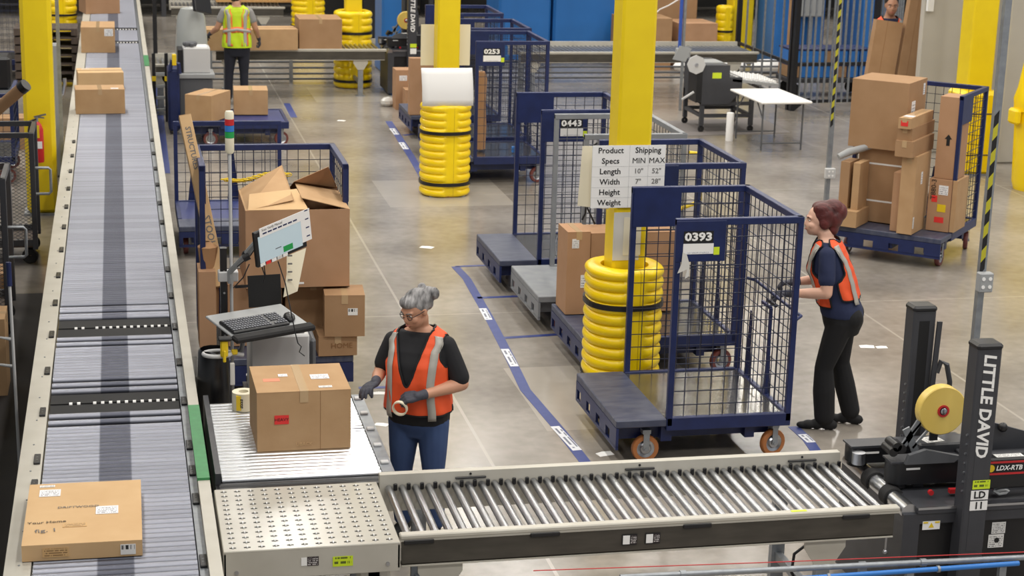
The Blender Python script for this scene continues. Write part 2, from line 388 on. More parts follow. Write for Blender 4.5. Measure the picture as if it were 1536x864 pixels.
# boxes riding on it
carton_px('large flat pale carton with three white labels at the near end of the conveyor', (33, 843), (214, 833), ZR, .86, .085, mk='card3', seam=None,
    labels=[('top', -.31, .33, .11, .10, 'label'), ('top', .20, .0, .115, .11, 'label'), ('top', -.34, .45, .08, .03, 'notice'), ('front', .38, -.05, .075, .055, 'barcode'), ('front', -.22, .0, .13, .05, 'cardprint'), ('top', -.07, -.22, .12, .05, 'cardprint')],
    prints=[('top', -.05, .07, 'DRIFTWOOD', .035, 'greyink', 0), ('top', -.31, -.16, 'Your Home', .04, 'ink', .05), ('top', -.31, -.29, 'fig. 1', .06, 'greyink', .1)])
carton_px('medium carton on the conveyor with a taped lid and a label on its lid corner', (114, 171), (188, 170), ZR, .40, .30, labels=[('top', .3, -.3, .09, .07, 'label')])
carton_px('pale carton tucked right behind the taped carton on the conveyor', (118, 134), (186, 133), ZR, .48, .22, mk='card3', seam='x', labels=[('top', -.3, .3, .1, .05, 'notice')])
carton_px('carton on the conveyor with a white barcode label on its front', (122, 79), (173, 79), ZR, .85, .39, labels=[('front', .32, .3, .13, .11, 'label')])
carton_px('farthest carton on the conveyor, cut by the top of the picture', (129, 21), (180, 20), ZR, .6, .45, mk='card4')
# ------------------------------------------------------------------ spur conveyor with the heavy box
sp_ = thing('roller_conveyor', 'short bright roller spur carrying the box marked HEAVY', 'conveyor', (.96, 9.66, 0))
SX0, SX1 = -.475, .45
rs = MB().cyl((SX0+.02, 0, 0), (SX1, 0, 0), .024, n=14).mesh('roller', M['shiny'], 40)
for i in range(25): link('roller', rs, sp_, (0, .03+i*.0555, ZR-.024))
MB().box(SX0-.02, SX0+.012, -.02, 1.42, .60, .80).build('side_rail', M['char'], sp_)
MB().box(SX1+.004, SX1+.075, -.02, 1.42, .60, .765).build('side_rail', M['galv'], sp_)
for i in range(5): MB().cb(SX1+.012, SX1+.06, .1+i*.3, .14+i*.3, .765, .78, .004).build('roller_clip', M['ltgrey'], sp_)
MB().box(SX0+.012, SX1+.004, 0, 1.40, .60, .66).build('pan', M['blackmat'], sp_)
MB().box(SX0-.02, SX1+.02, -.12, -.0, .60, .735).cyl((SX0, -.045, .71), (SX1, -.045, .71), .035, n=12).build('end_bumper', M['black'], sp_, 40)
for x in (SX0+.03, SX1): 
    for y in (.1, 1.3): MB().box(x, x+.05, y, y+.05, 0, .6).build('leg', M['galv'], sp_)
hv = carton_px('square carton with a red HEAVY sticker on the roller spur', (386, 678), (526, 671), ZR+.001, .53, .365, seam='y',
    labels=[('front', -.24, .03, .085, .055, 'redstk'), ('top', .22, .0, .11, .09, 'label'), ('top', .24, -.38, .08, .035, 'notice'), ('top', -.17, .1, .055, .05, 'label')],
    prints=[('front', -.24, .03, 'HEAVY', .027, 'ink', 0), ('front', -.0, -.4, 'UBACK', .03, 'card3', 0)])
MB().box(-.22, -.12, -.06, .0, .3655, .3662).build('marker_scrawl', mat('pink_marker', 'D98F70', .8), hv)
MB().box(.095, .097, -.2663, -.2655, 0, .36).build('crease', M['card_edge'], hv)
# ------------------------------------------------------------------ transfer table
tt = thing('transfer_table', 'beige transfer table dotted with small pop-up wheels', 'table', (.905, 9.05, 0))
TX, TY = .455, .445
MB().cb(-TX, TX, -TY, TY, .745, .762, .004).cb(-TX, TX, -TY, -TY+.015, .60, .75, .003).box(-TX, -TX+.012, -TY, TY, .62, .75).box(TX-.012, TX, -TY, TY, .62, .75).build('housing', M['plate'], tt)
sl = MB(); ww = MB()
for i in range(12):
    for j in range(13):
        x, y = -.405+i*.0735, -.40+j*.0665
        sl.box(x-.017, x+.017, y-.006, y+.006, .762, .7628).box(x-.006, x+.006, y-.012, y+.012, .762, .7628)
        ww.cyl((x-.003, y, .76), (x+.004, y, .76), .010, n=8)
o = sl.build('wheel_slots', M['blackmat'], tt); o['kind'] = 'stuff'
o = ww.build('pop_up_wheels', M['white'], tt, 40); o['kind'] = 'stuff'
for x in (-.39, .39): MB().cyl((x, -TY-.006, .645), (x, -TY, .645), .011, n=10).build('bolt', M['chrome'], tt)
sticker(tt, (0.0, -TY-.001, .685), FACE['front'], .06, .05, M['warn'], 'warning_sticker'); sticker(tt, (-.045, -TY-.001, .685), FACE['front'], .03, .045, M['white'], 'warning_sticker')
sticker(tt, (.155, -TY-.001, .675), FACE['front'], .105, .055, M['barlime'], 'barcode_sticker')
for x in (-.36, .33):
    MB().cb(x-.09, x+.09, -.36, -.30, .46, .62, .02).build('foot_bracket', M['beige'], tt)
    for y in (-.33, .38): MB().box(x-.03, x+.03, y-.03, y+.03, 0, .6).build('leg', M['galv'], tt)
# ------------------------------------------------------------------ packing roller conveyor (bottom of the picture and far away)
def pack_conveyor(label, x0, x1, yn, yf, loc, detail=True, rmat='chrome', fence=.06):
    t = thing('roller_conveyor', label, 'conveyor', loc)
    L = x1-x0
    MB().cb(x0, x1, yn-.055, yn, .742, .768, .006).box(x0, x1, yn-.05, yn-.044, .73, .75).build('near_rail', M['beige'], t)
    MB().box(x0+.01, x1-.03, yn-.046, yn-.03, .60, .742).box(x0+.01, x1-.03, yn-.046, yn, .596, .604).build('side_channel', M['channel'], t)
    MB().box(x0+.01, x1-.03, yn-.05, yn+.0, .588, .596).build('channel_lip', M['beige'], t)
    MB().box(x0, x1-.05, yf, yf+.05, .742, ZR+fence).box(x0, x1-.05, yf, yf+.008, .60, .742).build('far_rail', M['beige'], t)
    n = int((L-.06)/.0762)
    rm = shared(('prol', round(yf-yn, 3), rmat), lambda: MB().cyl((0, yn+.006, 0), (0, yf-.006, 0), .0215, n=14).mesh('roller', M[rmat], 40))
    for i in range(n): link('roller', rm, t, (x0+.05+i*.0762, 0, ZR-.0215))
    if detail:
        tm = MB().cb(-.011, .011, -.012, .0, -.03, .012, .004).mesh('axle_clip', M['black'])
        for i in range(n): link('axle_clip', tm, t, (x0+.088+i*.0762, yf, ZR-.005))
        for x in (.52, 1.52, 2.52): 
            if x < L: MB().cb(x0+x-.09, x0+x+.09, yf-.014, yf, ZR+.016, ZR+.028, .004).cyl((x0+x, yf-.004, ZR+.043), (x0+x, yf, ZR+.043), .007, n=8).build('joint_plate', M['black'], t)
        for x in (.1, .78, 1.63, 2.55): MB().cb(x0+x-.08, x0+x+.08, yn-.058, yn-.047, .715, .738, .003).build('joint_plate', M['black'], t)
    for x in (x0+.22, x1-.42):
        MB().prism([(-.12, 0), (.12, 0), (.12, -.05), (.05, -.16), (-.05, -.16), (-.12, -.05)], yn-.03, yn-.015, Matrix.Translation((x, 0, .59)) @ Matrix.Rotation(R(90), 4, 'X') @ Matrix.Diagonal((1, 1, -1, 1))).build('foot_bracket', M['beige'], t)
        for y in (yn, yf-.03): MB().box(x-.04, x+.04, y-.02, y+.03, .012, .6).box(x-.07, x+.07, y-.05, y+.06, 0, .012).build('leg', M['galv'], t)
        MB().box(x-.02, x+.02, yn, yf, .18, .23).build('cross_brace', M['galv'], t)
    return t
pc = pack_conveyor('roller conveyor with bright open rollers across the bottom of the picture', 0, 2.81, -.44, .27, (1.37, 9.17, 0))
for x in (1.25, 1.38):
    sticker(pc, (x, -.4905, .668), FACE['front'], .085, .062, M['black'], 'warning_plate'); sticker(pc, (x-.018, -.4925, .668), FACE['front'], .038, .05, M['white'], 'warning_symbol'); sticker(pc, (x+.022, -.4925, .668), FACE['front'], .036, .05, M['warn'], 'warning_text')
sticker(pc, (2.22, -.467, .7685), (0, 0, 0), .09, .022, M['lime'], 'lime_tag')
MB().tube([(2.75, -.47, .58), (2.75, -.47, .50)], .006).sph((2.75, -.47, .495), .014).build('hanger_rod', M['chrome'], pc, 40)
MB().tube([(2.45, -.30, .5), (2.36, -.30, .5), (2.28, -.3, .44), (2.27, -.3, .33), (2.33, -.3, .22)], .009).cyl((2.36, -.3, .5), (2.46, -.3, .5), .02).build('power_cable', M['black'], pc, 40)
o = MB().tube([AT(800, 856, 8.55), AT(1168, 843, 8.55), AT(1536, 828, 8.55), AT(1600, 825, 8.55)], .003, 6).build('pull_cord', M['red']); tag(o, 'thin red pull cord strung along under the roller conveyor', 'cord')
for nm, a, b, rr, mk, lb in (('guide_pipe', (930, 866), (1640, 831), .016, 'galv', 'grey steel pipe along the bottom right edge below the tape machine'), ('air_pipe', (1200, 868), (1528, 845), .014, 'bluep', 'blue air pipe just below the grey pipe at bottom right')):
    q0, q1 = AT(*a, 8.42 if mk == 'galv' else 8.38), AT(*b, 8.42 if mk == 'galv' else 8.38)
    t = thing(nm, lb, 'pipe', (q0.x, q0.y, q0.z)); d = q1-q0
    MB().cyl((0, 0, 0), d, rr, n=12).build('pipe', M[mk], t, 40)
    for k in (.12, .62): MB().cyl(d*k, d*(k+.012), rr*1.35, n=12).build('clamp', M['galv'], t)
    MB().box(d.x*.5-.02, d.x*.5+.02, 0, .03, -q0.z, -.01).build('bracket', M['galv'], t)
    MB().box(d.x*.93-.02, d.x*.93+.02, 0, .03, -q0.z, -.01).build('bracket', M['galv'], t)
t = thing('floor_mat', 'dark ribbed rubber mat on the floor under the roller conveyor', 'mat', (1.75, 8.72, 0))
MB().box(-.3, .45, -.25, .3, 0, .012).build('base', M['rubber'], t)
rib = MB().box(-.008, .008, -.25, .3, .012, .024).mesh('rib', M['dkgrey'])
for i in range(24): link('rib', rib, t, (-.28+i*.031, 0, 0))
# ------------------------------------------------------------------ floor tape
def tape_run(pts, w, label, mk='bluetape'):
    mb = MB(); n = len(pts); L = []
    for i, q in enumerate(pts):
        d = (pts[min(i+1, n-1)]-pts[max(i-1, 0)]).normalized(); s = Vector((-d.y, d.x, 0))*w/2; L += [q+s, q-s]
    mb.add([Vector((v.x, v.y, z)) for z in (0.0002, .0025) for v in L], [(2*i, 2*i+1, 2*i+3, 2*i+2) for i in range(n-1)]+[(2*n+2*i, 2*n+2*i+2, 2*n+2*i+3, 2*n+2*i+1) for i in range(n-1)]+[(2*i, 2*i+2, 2*n+2*i+2, 2*n+2*i) for i in range(n-1)]+[(2*i+1, 2*n+2*i+1, 2*n+2*i+3, 2*i+3) for i in range(n-1)])
    t = thing('floor_tape', label, 'tape', (pts[0].x, pts[0].y, 0)); mb.v = [v-Vector((pts[0].x, pts[0].y, 0)) for v in mb.v]
    mb.build('strip', M[mk], t); return t
tr = tape_run([G(*q) for q in ((683, 400), (700, 418), (734, 477), (765, 537), (788, 585), (841, 647), (873, 687), (905, 730))], .085, 'long blue floor tape line beside the parked cage carts')
o0 = tr.location
for a, b in (((724, 463), (733, 480)), ((757, 524), (772, 550)), ((832, 640), (866, 676))):
    q0, q1 = G(*a), G(*b); c = (q0+q1)/2-o0; c.z = .0027; d = q1-q0
    sticker(tr, c, (0, 0, math.atan2(d.y, d.x)), d.length, .07, M['tapeprint'], 'address_label', .001)
tape_run([G(716, 447), G(790, 444)], .06, 'short blue cross tape beside the dark blue cart deck')
tape_run([G(757, 507), G(850, 501)], .06, 'short blue cross tape below the grey cart deck')
tape_run([G(683, 400), G(735, 398)], .05, 'thin blue cross tape at the top end of the long line')
tr2 = tape_run([G(583, 182), G(601, 210), G(620, 240), G(636, 268)], .1, 'blue floor tape line running past the left of the middle bumper'); o0 = tr2.location
for a, b in (((588, 193), (595, 202)), ((602, 214), (609, 224))):
    q0, q1 = G(*a), G(*b); c = (q0+q1)/2-o0; c.z = .0027; d = q1-q0
    sticker(tr2, c, (0, 0, math.atan2(d.y, d.x)), d.length, .08, M['tapeprint'], 'address_label', .001)
tr3 = tape_run([G(1190, 640), G(1212, 660), G(1240, 700)], .085, 'blue floor tape by the shoe of the woman at the cart'); o0 = tr3.location
q0, q1 = G(1203, 652), G(1217, 664); c = (q0+q1)/2-o0; c.z = .0027; d = q1-q0
sticker(tr3, c, (0, 0, math.atan2(d.y, d.x)), d.length, .07, M['tapeprint'], 'address_label', .001)
tape_run([G(538, 582), G(700, 578)], .05, 'blue tape on the floor behind the woman with grey hair')
tape_run([G(430, 155), G(441, 176)], .1, 'short blue tape at the corner of the flat cart')
tape_run([G(605, 203), G(622, 201)], .08, 'tiny blue cross tape left of the middle bumper')
tape_run([G(236, 130), G(250, 260)], .09, 'blue floor tape close along the right of the main conveyor')
for a, lb in (((512, 181), 'white paper scrap lying on the floor of the far aisle'), ((640, 371), 'tiny white paper scrap on the floor in front of the middle bumper'), ((1300, 520), 'torn white paper scrap on the floor behind the woman at the cart'), ((1322, 521), 'flat white sticker remains on the floor right of the torn scrap'), ((568, 590), 'crumpled clear film on the floor left of the grey haired woman'), ((572, 637), 'pinkish paper scrap on the floor below the crumpled film'), ((907, 681), 'small white label on the floor at the left wheel of the front cart')):
    q = G(*a); s = random.uniform(.05, .08)
    mb = MB().prism([(-s, -s*.6), (s*.9, -s*.7), (s*1.1, s*.5), (s*.1, s*.75), (-s*.9, s*.55)], 0.0002, .0025)
    o = mb.build('paper_scrap', M['white'], None, 0, loc=(q.x, q.y, 0), rot=(0, 0, random.uniform(-.5, .5))); tag(o, lb, 'paper')
# ------------------------------------------------------------------ cage carts
def wire_grid(mb, o, u, v, lu, lv, su, sv, r=.0028):
    o, u, v = Vector(o), Vector(u), Vector(v); n = u.cross(v)
    k = max(1, round(lu/su))
    for i in range(1, k): mb.bar(o+u*lu*i/k-n*r, o+u*lu*i/k+v*lv-n*r, 2*r, 2*r, n)
    k = max(1, round(lv/sv))
    for i in range(1, k): mb.bar(o+v*lv*i/k+n*r, o+v*lv*i/k+u*lu+n*r, 2*r, 2*r, n)
    return mb
def cage_cart(label, loc, rz=0, top=1.78, mk='navy', walls='fbr', number=None, group='wire cage carts', wheel='wheelbrown', handle=False, lip='navyworn', x0=-.28, detail=True, panel=True, noff=0.0):
    t = thing('cage_cart', label, 'cart', loc, rz, group); m = M[mk]; m2 = m
    X0, X1, Yh, D = -.65, .65, .575, .33; key = (mk, walls, top, x0)
    key = key+(noff,)
    def part(nm, fn, mt, par=t, sm=0): return link(nm, shared((nm, mt.name, fn.__name__)+key, lambda: fn().mesh(nm, mt, sm)), par)
    def deck(): return MB().box(x0, X1-.03, -Yh+.03, Yh-.03, D-.012, D)
    def lipf(): return MB().cb(X0, x0, -Yh, Yh, D-.05, D+.006, .006)
    def frame(): return MB().cb(x0, X1, -Yh, -Yh+.045, D-.085, D+.012, .005).cb(x0, X1, Yh-.045, Yh, D-.085, D+.012, .005).cb(X1-.045, X1, -Yh+.045, Yh-.045, D-.085, D+.012, .005)
    def under():
        b = MB().box(-.30, -.22, -Yh+.06, Yh-.06, .15, D-.05).box(.33, .40, -Yh+.06, Yh-.06, .15, D-.05).box(X0+.03, X1-.1, -.05, .05, .16, D-.05)
        for q in (-1, 1): b.box(X0+.03, X1-.08, q*.42-.03, q*.42+.03, D-.17, D-.05)
        return b
    def apron():
        b = MB()
        b.box(X0, X0+.02, -Yh, Yh, D-.11, D-.05).box(X0, X0+.02, -Yh, Yh, D-.21, D-.185)
        for i in range(5): b.box(X0, X0+.02, -Yh+i*.2775, -Yh+.04+(i < 4)*.13+i*.2775, D-.19, D-.11)
        return b
    part('deck', deck, (M['deck'] if len(walls) > 1 else M['navydeck']) if mk == 'navy' else M['grey_frame']); part('front_lip', lipf, M[lip]); part('side_frame', frame, m)
    part('under_frame', under, m); part('bumper_apron', apron, m)
    # casters
    def fork(): return MB().box(-.03, .03, -.035, .035, .215, .245).box(-.022, .022, -.034, -.03, .09, .22).box(-.022, .022, .03, .034, .09, .22).cyl((0, -.04, .1), (0, .04, .1), .014, n=8)
    def tyre(): return MB().lathe([(.066, -.022), (.094, -.024), (.1, -.014), (.1, .014), (.094, .024), (.066, .022)], 20, (0, 0, .1), 'y')
    def hub(): return MB().lathe([(.012, -.026), (.035, -.026), (.045, -.012), (.066, -.020), (.066, .020), (.045, .012), (.035, .026), (.012, .026)], 16, (0, 0, .1), 'y')
    for sx, sy in ((-.41, -.5), (-.41, .5), (.55, -.5), (.55, .5)):
        c = link('caster', shared('fork', lambda: fork().mesh('caster', M['galv'])), t, (sx, sy, 0), (0, 0, 0 if sx < 0 else .25))
        w = link('tyre', shared('tyre'+wheel, lambda: tyre().mesh('tyre', M[wheel], 40)), c); link('hub', shared('hub', lambda: hub().mesh('hub', M['steel'], 40)), c)
    # posts, rails, wire
    pw = .042
    corners = {'fl': (x0, -Yh), 'fr': (X1, -Yh), 'bl': (x0, Yh), 'br': (X1, Yh)}
    need = set()
    if 'f' in walls: need |= {'fl', 'fr'}
    if 'b' in walls: need |= {'bl', 'br'}
    if 'r' in walls: need |= {'fr', 'br'}
    for q in sorted(need):
        cx, cy = corners[q]; sx = 1 if cx < 0 else -1; sy = 1 if cy < 0 else -1
        x_, y_ = sorted((cx, cx+sx*pw)), sorted((cy, cy+sy*pw))
        link('post', shared(('post', q)+key, lambda: MB().cb(x_[0], x_[1], y_[0], y_[1], D-.05, top, .004).mesh('post', m)), t)
    def rail(w):
        b = MB(); z = top-.045
        if w == 'r': b.cb(X1-.045, X1+.002, -Yh, Yh, z, top+.003, .004)
        else:
            y = -Yh if w == 'f' else Yh-.045; b.cb(x0, X1, y-.001, y+.046, z, top+.003, .004)
        return b
    def wires(w):
        b = MB()
        if w == 'r': wire_grid(b, (X1-.02, -Yh+.03, D), (0, 1, 0), (0, 0, 1), 2*Yh-.06, top-D-.03, .088, .1)
        else: wire_grid(b, (x0+.03, (-1 if w == 'f' else 1)*(Yh-.02), D), (1, 0, 0), (0, 0, 1), X1-x0-.06, top-D-.03, .092, .1)
        return b
    for w in walls:
        link('top_rail', shared(('rail', w)+key, lambda: rail(w).mesh('top_rail', m)), t)
        link('wire_panel', shared(('wires', w)+key, lambda: wires(w).mesh('wire_panel', M['wire'] if mk == 'navy' else M['dkgrey'])), t)
    if 'b' in walls and panel: part('corner_panel', lambda: MB().box(x0+.01, x0+.38, Yh-.05, Yh-.044, top-.30, top), m)
    if 'r' in walls and detail:
        for yy in (-.12, .30):
            link('gusset', shared(('gus', mk), lambda: MB().prism([(0, 0), (.13, 0), (.075, .52), (.055, .52)], 0, .006, Matrix.Translation((X1-.005, 0, D)) @ Matrix.Rotation(R(90), 4, 'Z') @ Matrix.Rotation(R(90), 4, 'X')).mesh('gusset', m)), t, (0, yy, 0))
    if 'f' in walls and panel:
        pl = part('number_plate', lambda: MB().cb(x0-.002, x0+.36+max(0, noff), -Yh-.004, -Yh+.004, top-.30, top-.01, .003), m)
        if number:
            cx = x0+.2+noff
            sticker(pl, (cx, -Yh-.0045, top-.125), FACE['front'], .215, .085, M['ink'], 'number_sticker', .0012)
            text(number, .078, M['white'], pl, (cx, -Yh-.0062, top-.125), FACE['front'], 'number', .003, 1.28)
            sticker(pl, (cx+.002, -Yh-.0045, top-.208), FACE['front'], .22, .075, M['white'], 'barcode_card', .0012)
            sticker(pl, (cx+.002, -Yh-.006, top-.235), FACE['front'], .18, .014, M['label'], 'small_print', .0006)
            sticker(pl, (cx+.135, -Yh-.0045, top-.225), FACE['front'], .042, .055, M['lime'], 'lime_sticker', .0012)
    if handle:
        MB().tube([(X1+.0, .5, 1.07), (X1+.055, .46, 1.06), (X1+.055, -.5, 1.04), (X1+.0, -.55, 1.03)], .012).build('push_handle', m, t, 40)
        MB().bar((X1-.03, -.12, D), (X1-.03, -.12, 1.0), .022).bar((X1-.03, -.12, 1.0), (X1-.03, .06, 1.0), .022).build('brake_lever', m, t)
        MB().tube([(X1+.03, -.06, 1.0), (X1+.03, .1, 1.0)], .016).build('lever_grip', M['black'], t, 40)
    return t
YC = {'A': 12.12, 'B': 14.13, 'C': 15.52, 'D': 16.87, 'E': 22.2}
cage_cart('front navy cage cart numbered 0393 pushed by the woman', (4.0, YC['A'], 0), number='0393', handle=True, noff=-.04)
cage_cart('navy cage cart with cartons parked behind the cart 0393', (4.28, YC['B'], 0), wheel='wheelred')
cage_cart('grey cage cart in the row of navy cage carts', (4.22, YC['C'], 0), mk='grey_frame', lip='grey_frame', wheel='wheelred', panel=False)
cage_cart('navy cage cart numbered 0443 behind the grey cart', (4.15, YC['D'], 0), number='0443', wheel='wheelred', noff=.09)
cage_cart('navy cage cart numbered 0253 right of the middle yellow column', (4.56, YC['E'], 0), number='0253', wheel='wheelred')
cage_cart('empty navy cage cart directly behind the cart 0253', (4.65, 23.62, 0), wheel='wheelred')
cage_cart('farthest navy cage cart of the row behind the cart 0253', (4.66, 25.45, 0), wheel='wheelred', detail=False)
# grey cart extras: black strap hanging in the mesh; film on the front cart
o = MB().tube([AT(896, 214, 14.9), AT(886, 222, 14.9), AT(882, 260, 14.9), AT(878, 320, 14.9), AT(873, 330, 14.9)], .009).build('bungee_strap', M['black'], None, 40); tag(o, 'black bungee strap hanging from the grey cart rail beside the sign', 'strap')
o = MB().bar(AT(880, 310, 14.6), AT(892, 336, 14.6), .03, .012).build('strap_end', M['black']); tag(o, 'wide black strap end hanging just below the posted size sign', 'strap')
fm = MB(); fp = [(1024, 378), (1030, 382), (1034, 396), (1033, 414), (1027, 418), (1030, 404), (1016, 410), (1022, 396)]
q = [AT(a, b, 11.52) for a, b in fp]; c0 = q[0].copy(); c0.z = q[4].z
fm.add([p-c0 for p in q]+[p-c0+Vector((0, -.006, 0)) for p in q], [tuple(range(8)), tuple(range(8, 16))]+[(i, (i+1) % 8, 8+(i+1) % 8, 8+i) for i in range(8)])
o = fm.build('plastic_film', M['film'], None, 0, loc=c0); tag(o, 'torn clear plastic film caught on the mesh under the 0393 plate', 'film')
# loads of the carts in the row
carton('tall carton with two labels standing left of the front bumper', .20, .34, .72, (3.755, 14.48, .345), 0, 'card4', labels=[('front', -.15, .36, .06, .08, 'label'), ('front', .3, -.1, .07, .11, 'label')])
carton('wide carton behind the front bumper on the navy cart, beside the tall one', .75, .34, .70, (4.24, 14.5, .345), 0, 'card4')
o = MB().tube([AT(1034, 229, 14.9), AT(1050, 229, 14.9), AT(1050, 300, 14.9), AT(1040, 306, 14.9), AT(1018, 314, 14.9)], .018).build('yellow_hose', M['gold'], None, 40); tag(o, 'bent yellow hose hanging inside the grey cage cart', 'hose')
t = thing('paper_bag', 'brown paper bundle inside the cart 0253', 'paper', (4.45, 22.1, .345)); MB().lathe([(.02, 0), (.07, .02), (.08, .3), (.06, .6), (.075, .9), (.05, 1.0), (.02, 1.0)], 14).build('bundle', M['brownpaper'], t, 60)
o = MB().cb(-.03, .03, -.02, .02, 0, .08, .008).build('blue_clip', M['bluep'], None, loc=(4.85, 21.9, .345)); tag(o, 'small blue clip on the deck of the cart 0253', 'clip')
# ------------------------------------------------------------------ columns and bumpers
def column(label, x, y, w=.27, h=10):
    t = thing('steel_column', label, 'column', (x, y, 0))
    MB().cb(-w/2, w/2, -w/2, w/2, .02, h, .02).build('shaft', M['yellow'], t); MB().box(-w*.8, w*.8, -w*.8, w*.8, 0, .02).build('base_plate', M['galv'], t); return t
def bumper(label, x, y, h=1.08, rad=.315, ribs=12, seam=R(-78), straps=(.78, .16), group='yellow column bumpers', mk='bumper'):
    t = thing('column_bumper', label, 'bumper', (x, y, 0), 0, group)
    def half(sgn):
        n, k = 40, ribs*8; vs = []; fs = []
        for j in range(k+1):
            z = h*j/k
            for i in range(n+1):
                a = seam+sgn*(.005+(math.pi-.010)*i/n)
                dl = (math.pi*i/n)
                wa = min(1, max(0, (dl-(.10 if sgn > 0 else .30))/.16)); wb = min(1, max(0, (math.pi-dl-.25)/.16)); wgt = min(wa, wb); wgt = wgt*wgt*(3-2*wgt)
                rb = abs(math.sin(math.pi*ribs*j/k))**.6
                r0 = rad*(1-.085*(1-wgt*rb))
                e = min(z, h-z); 
                if e < .05: r0 *= 1-.13*(1-math.sqrt(max(0, 1-(1-e/.05)**2)))
                se = (abs(math.cos(a))**2.35+abs(math.sin(a))**2.35)**(-1/2.35)
                vs.append((r0*se*math.cos(a)*.97, r0*se*math.sin(a)*.97, z))
        for j in range(k):
            for i in range(n): b = j*(n+1)+i; fs.append((b, b+1, b+n+2, b+n+1))
        ti = len(vs)
        for zz in (h, h-.35):
            for i in range(n+1):
                a = seam+sgn*(.005+(math.pi-.010)*i/n); q = rad*.60
                vs.append((q*math.cos(a), q*math.sin(a), zz if zz < h else h-.012))
        for i in range(n):
            fs.append((k*(n+1)+i, k*(n+1)+i+1, ti+i+1, ti+i)); fs.append((ti+i, ti+i+1, ti+n+2+i, ti+n+1+i))
        mb = MB(); mb.add(vs, fs); return mb
    for sgn in (1, -1): link('half_shell', shared(('bump', h, rad, ribs, seam, sgn, mk), lambda: half(sgn).mesh('half_shell', M[mk], 50)), t)
    MB().lathe([(rad*.86, .01), (rad*.86, h-.05)], 24).build('seam_core', M['wheelbrown'], t)
    for s in straps:
        pts = []
        for i in range(40):
            a = 2*math.pi*i/40; se = (abs(math.cos(a))**2.35+abs(math.sin(a))**2.35)**(-1/2.35)*rad*.985; pts.append((a, se))
        b = MB(); vs = []
        for dz in (-.02, .02):
            for k in (.97, 1.035):
                for a, se in pts: vs.append((se*k*math.cos(a)*.97, se*k*math.sin(a)*.97, s+dz))
        n = 40; fs = []
        for i in range(n):
            j = (i+1) % n; fs += [(n+i, n+j, 3*n+j, 3*n+i), (i, j, n+j, n+i), (2*n+i, 3*n+i, 3*n+j, 2*n+j)]
        b.add(vs, fs).build('strap', M['black'], t)
    return t
column('yellow steel column in front with the shipping size sign', 3.83, 13.17); bumper('front ribbed yellow bumper beside the cart 0393', 3.83, 13.17)
column('yellow steel column in the middle with two blank sheets', 3.82, 21.1); bumper('middle ribbed yellow bumper below the blank white sheet', 3.82, 21.1, h=1.12)
column('far yellow steel column behind the roller conveyor with cartons', 3.84, 30.05); bumper('far ribbed yellow bumper behind the end of the packing conveyor', 3.84, 30.05, h=1.28, rad=.33, ribs=11, straps=(.12, .5, .92))
column('slim yellow column at the back above the conveyor cartons', 3.66, 35.6); bumper('back ribbed yellow bumper above the conveyor cartons', 3.66, 35.6, h=1.35, ribs=12, rad=.34, straps=(.4,))
# sign with the package limits
sg = thing('size_sign', 'posted sign with product specs and shipping minimum and maximum', 'sign', (3.74, 13.17-.15, 1.55))
MB().box(-.245, .335, -.002, .002, 0, .485).build('sheet', M['white'], sg)
for x in (-.245, .05, .20): MB().box(x-.0012, x+.0012, -.0032, -.002, 0, .485).build('rule', M['ltgrey'], sg)
for i in range(1, 6): 
    if i != 5: MB().box(-.245, .335, -.0032, -.002, i*.081-.001, i*.081+.001).build('rule', M['ltgrey'], sg)
for i, (s, a, b) in enumerate((('Product', None, None), ('Specs', 'MIN', 'MAX'), ('Length', '10"', '52"'), ('Width', '7"', '28"'), ('Height', '', ''), ('Weight', '', ''))):
    z = .445-i*.081
    text(s, .062, M['ink'], sg, (-.10, -.004, z), FACE['front'], 'lettering', .0008)
    if i == 0: text('Shipping', .062, M['ink'], sg, (.195, -.004, z), FACE['front'], 'lettering', .0008)
    if a: text(a, .055 if i > 1 else .06, M['greyink'] if i > 1 else M['ink'], sg, (.125, -.004, z), FACE['front'], 'lettering', .0 if i == 1 else .0006)
    if b: text(b, .055 if i > 1 else .06, M['greyink'] if i > 1 else M['ink'], sg, (.268, -.004, z), FACE['front'], 'lettering', .0 if i == 1 else .0006)
o = MB().add([Vector(p) for p in ((-.10, .10, -.01), (.12, 0, -.02), (.12, 0, .47), (-.08, .09, .46))]+[Vector(p)+Vector((0, .003, 0)) for p in ((-.10, .10, -.01), (.12, 0, -.02), (.12, 0, .47), (-.08, .09, .46))], [(0,1,2,3),(4,7,6,5),(0,4,5,1),(1,5,6,2),(2,6,7,3),(3,7,4,0)]).build('paper_sheet', M['cream'], None, loc=(3.53, 13.06, 1.55)); tag(o, 'cream sheet bent round the column left of the size sign', 'paper')
o = MB().box(-.11, .10, -.004, 0, 0, .38).build('plastic_sleeve', M['film'], None, loc=(3.80, 13.17-.137, 1.13)); tag(o, 'clear document sleeve taped to the front column above its bumper', 'sleeve')
o = MB().box(-.06, .08, -.003, 0, 0, .30).build('paper_sheet', M['cream'], None, loc=(3.83, 13.17-.142, 1.17)); tag(o, 'yellowish notice behind the document sleeve on the front column', 'paper')
s2 = thing('blank_sheet', 'curled blank white sheet on the middle column above its bumper', 'sign', (3.80, 20.93, 1.11))
vs = []; fs = []
for i in range(9):
    for j in range(7): u, v = i/8-.5, j/6; vs.append((u*.615-.01*v, -.05*math.sin(v*3.1)-.06*(1-v)**2+.05*u*u-.03, v*.445))
fs = [(i*7+j, (i+1)*7+j, (i+1)*7+j+1, i*7+j+1) for i in range(8) for j in range(6)]
o = MB().add(vs, fs).build('sheet', M['white'], s2, 60); md = o.modifiers.new('s', 'SOLIDIFY'); md.thickness = .003
o = MB().box(-.30, .30, 0, .004, 0, .49).build('blank_sheet', M['cream'], None, loc=(3.83, 21.1+.14, 1.54)); tag(o, 'cream blank panel fixed behind the middle column', 'sign')
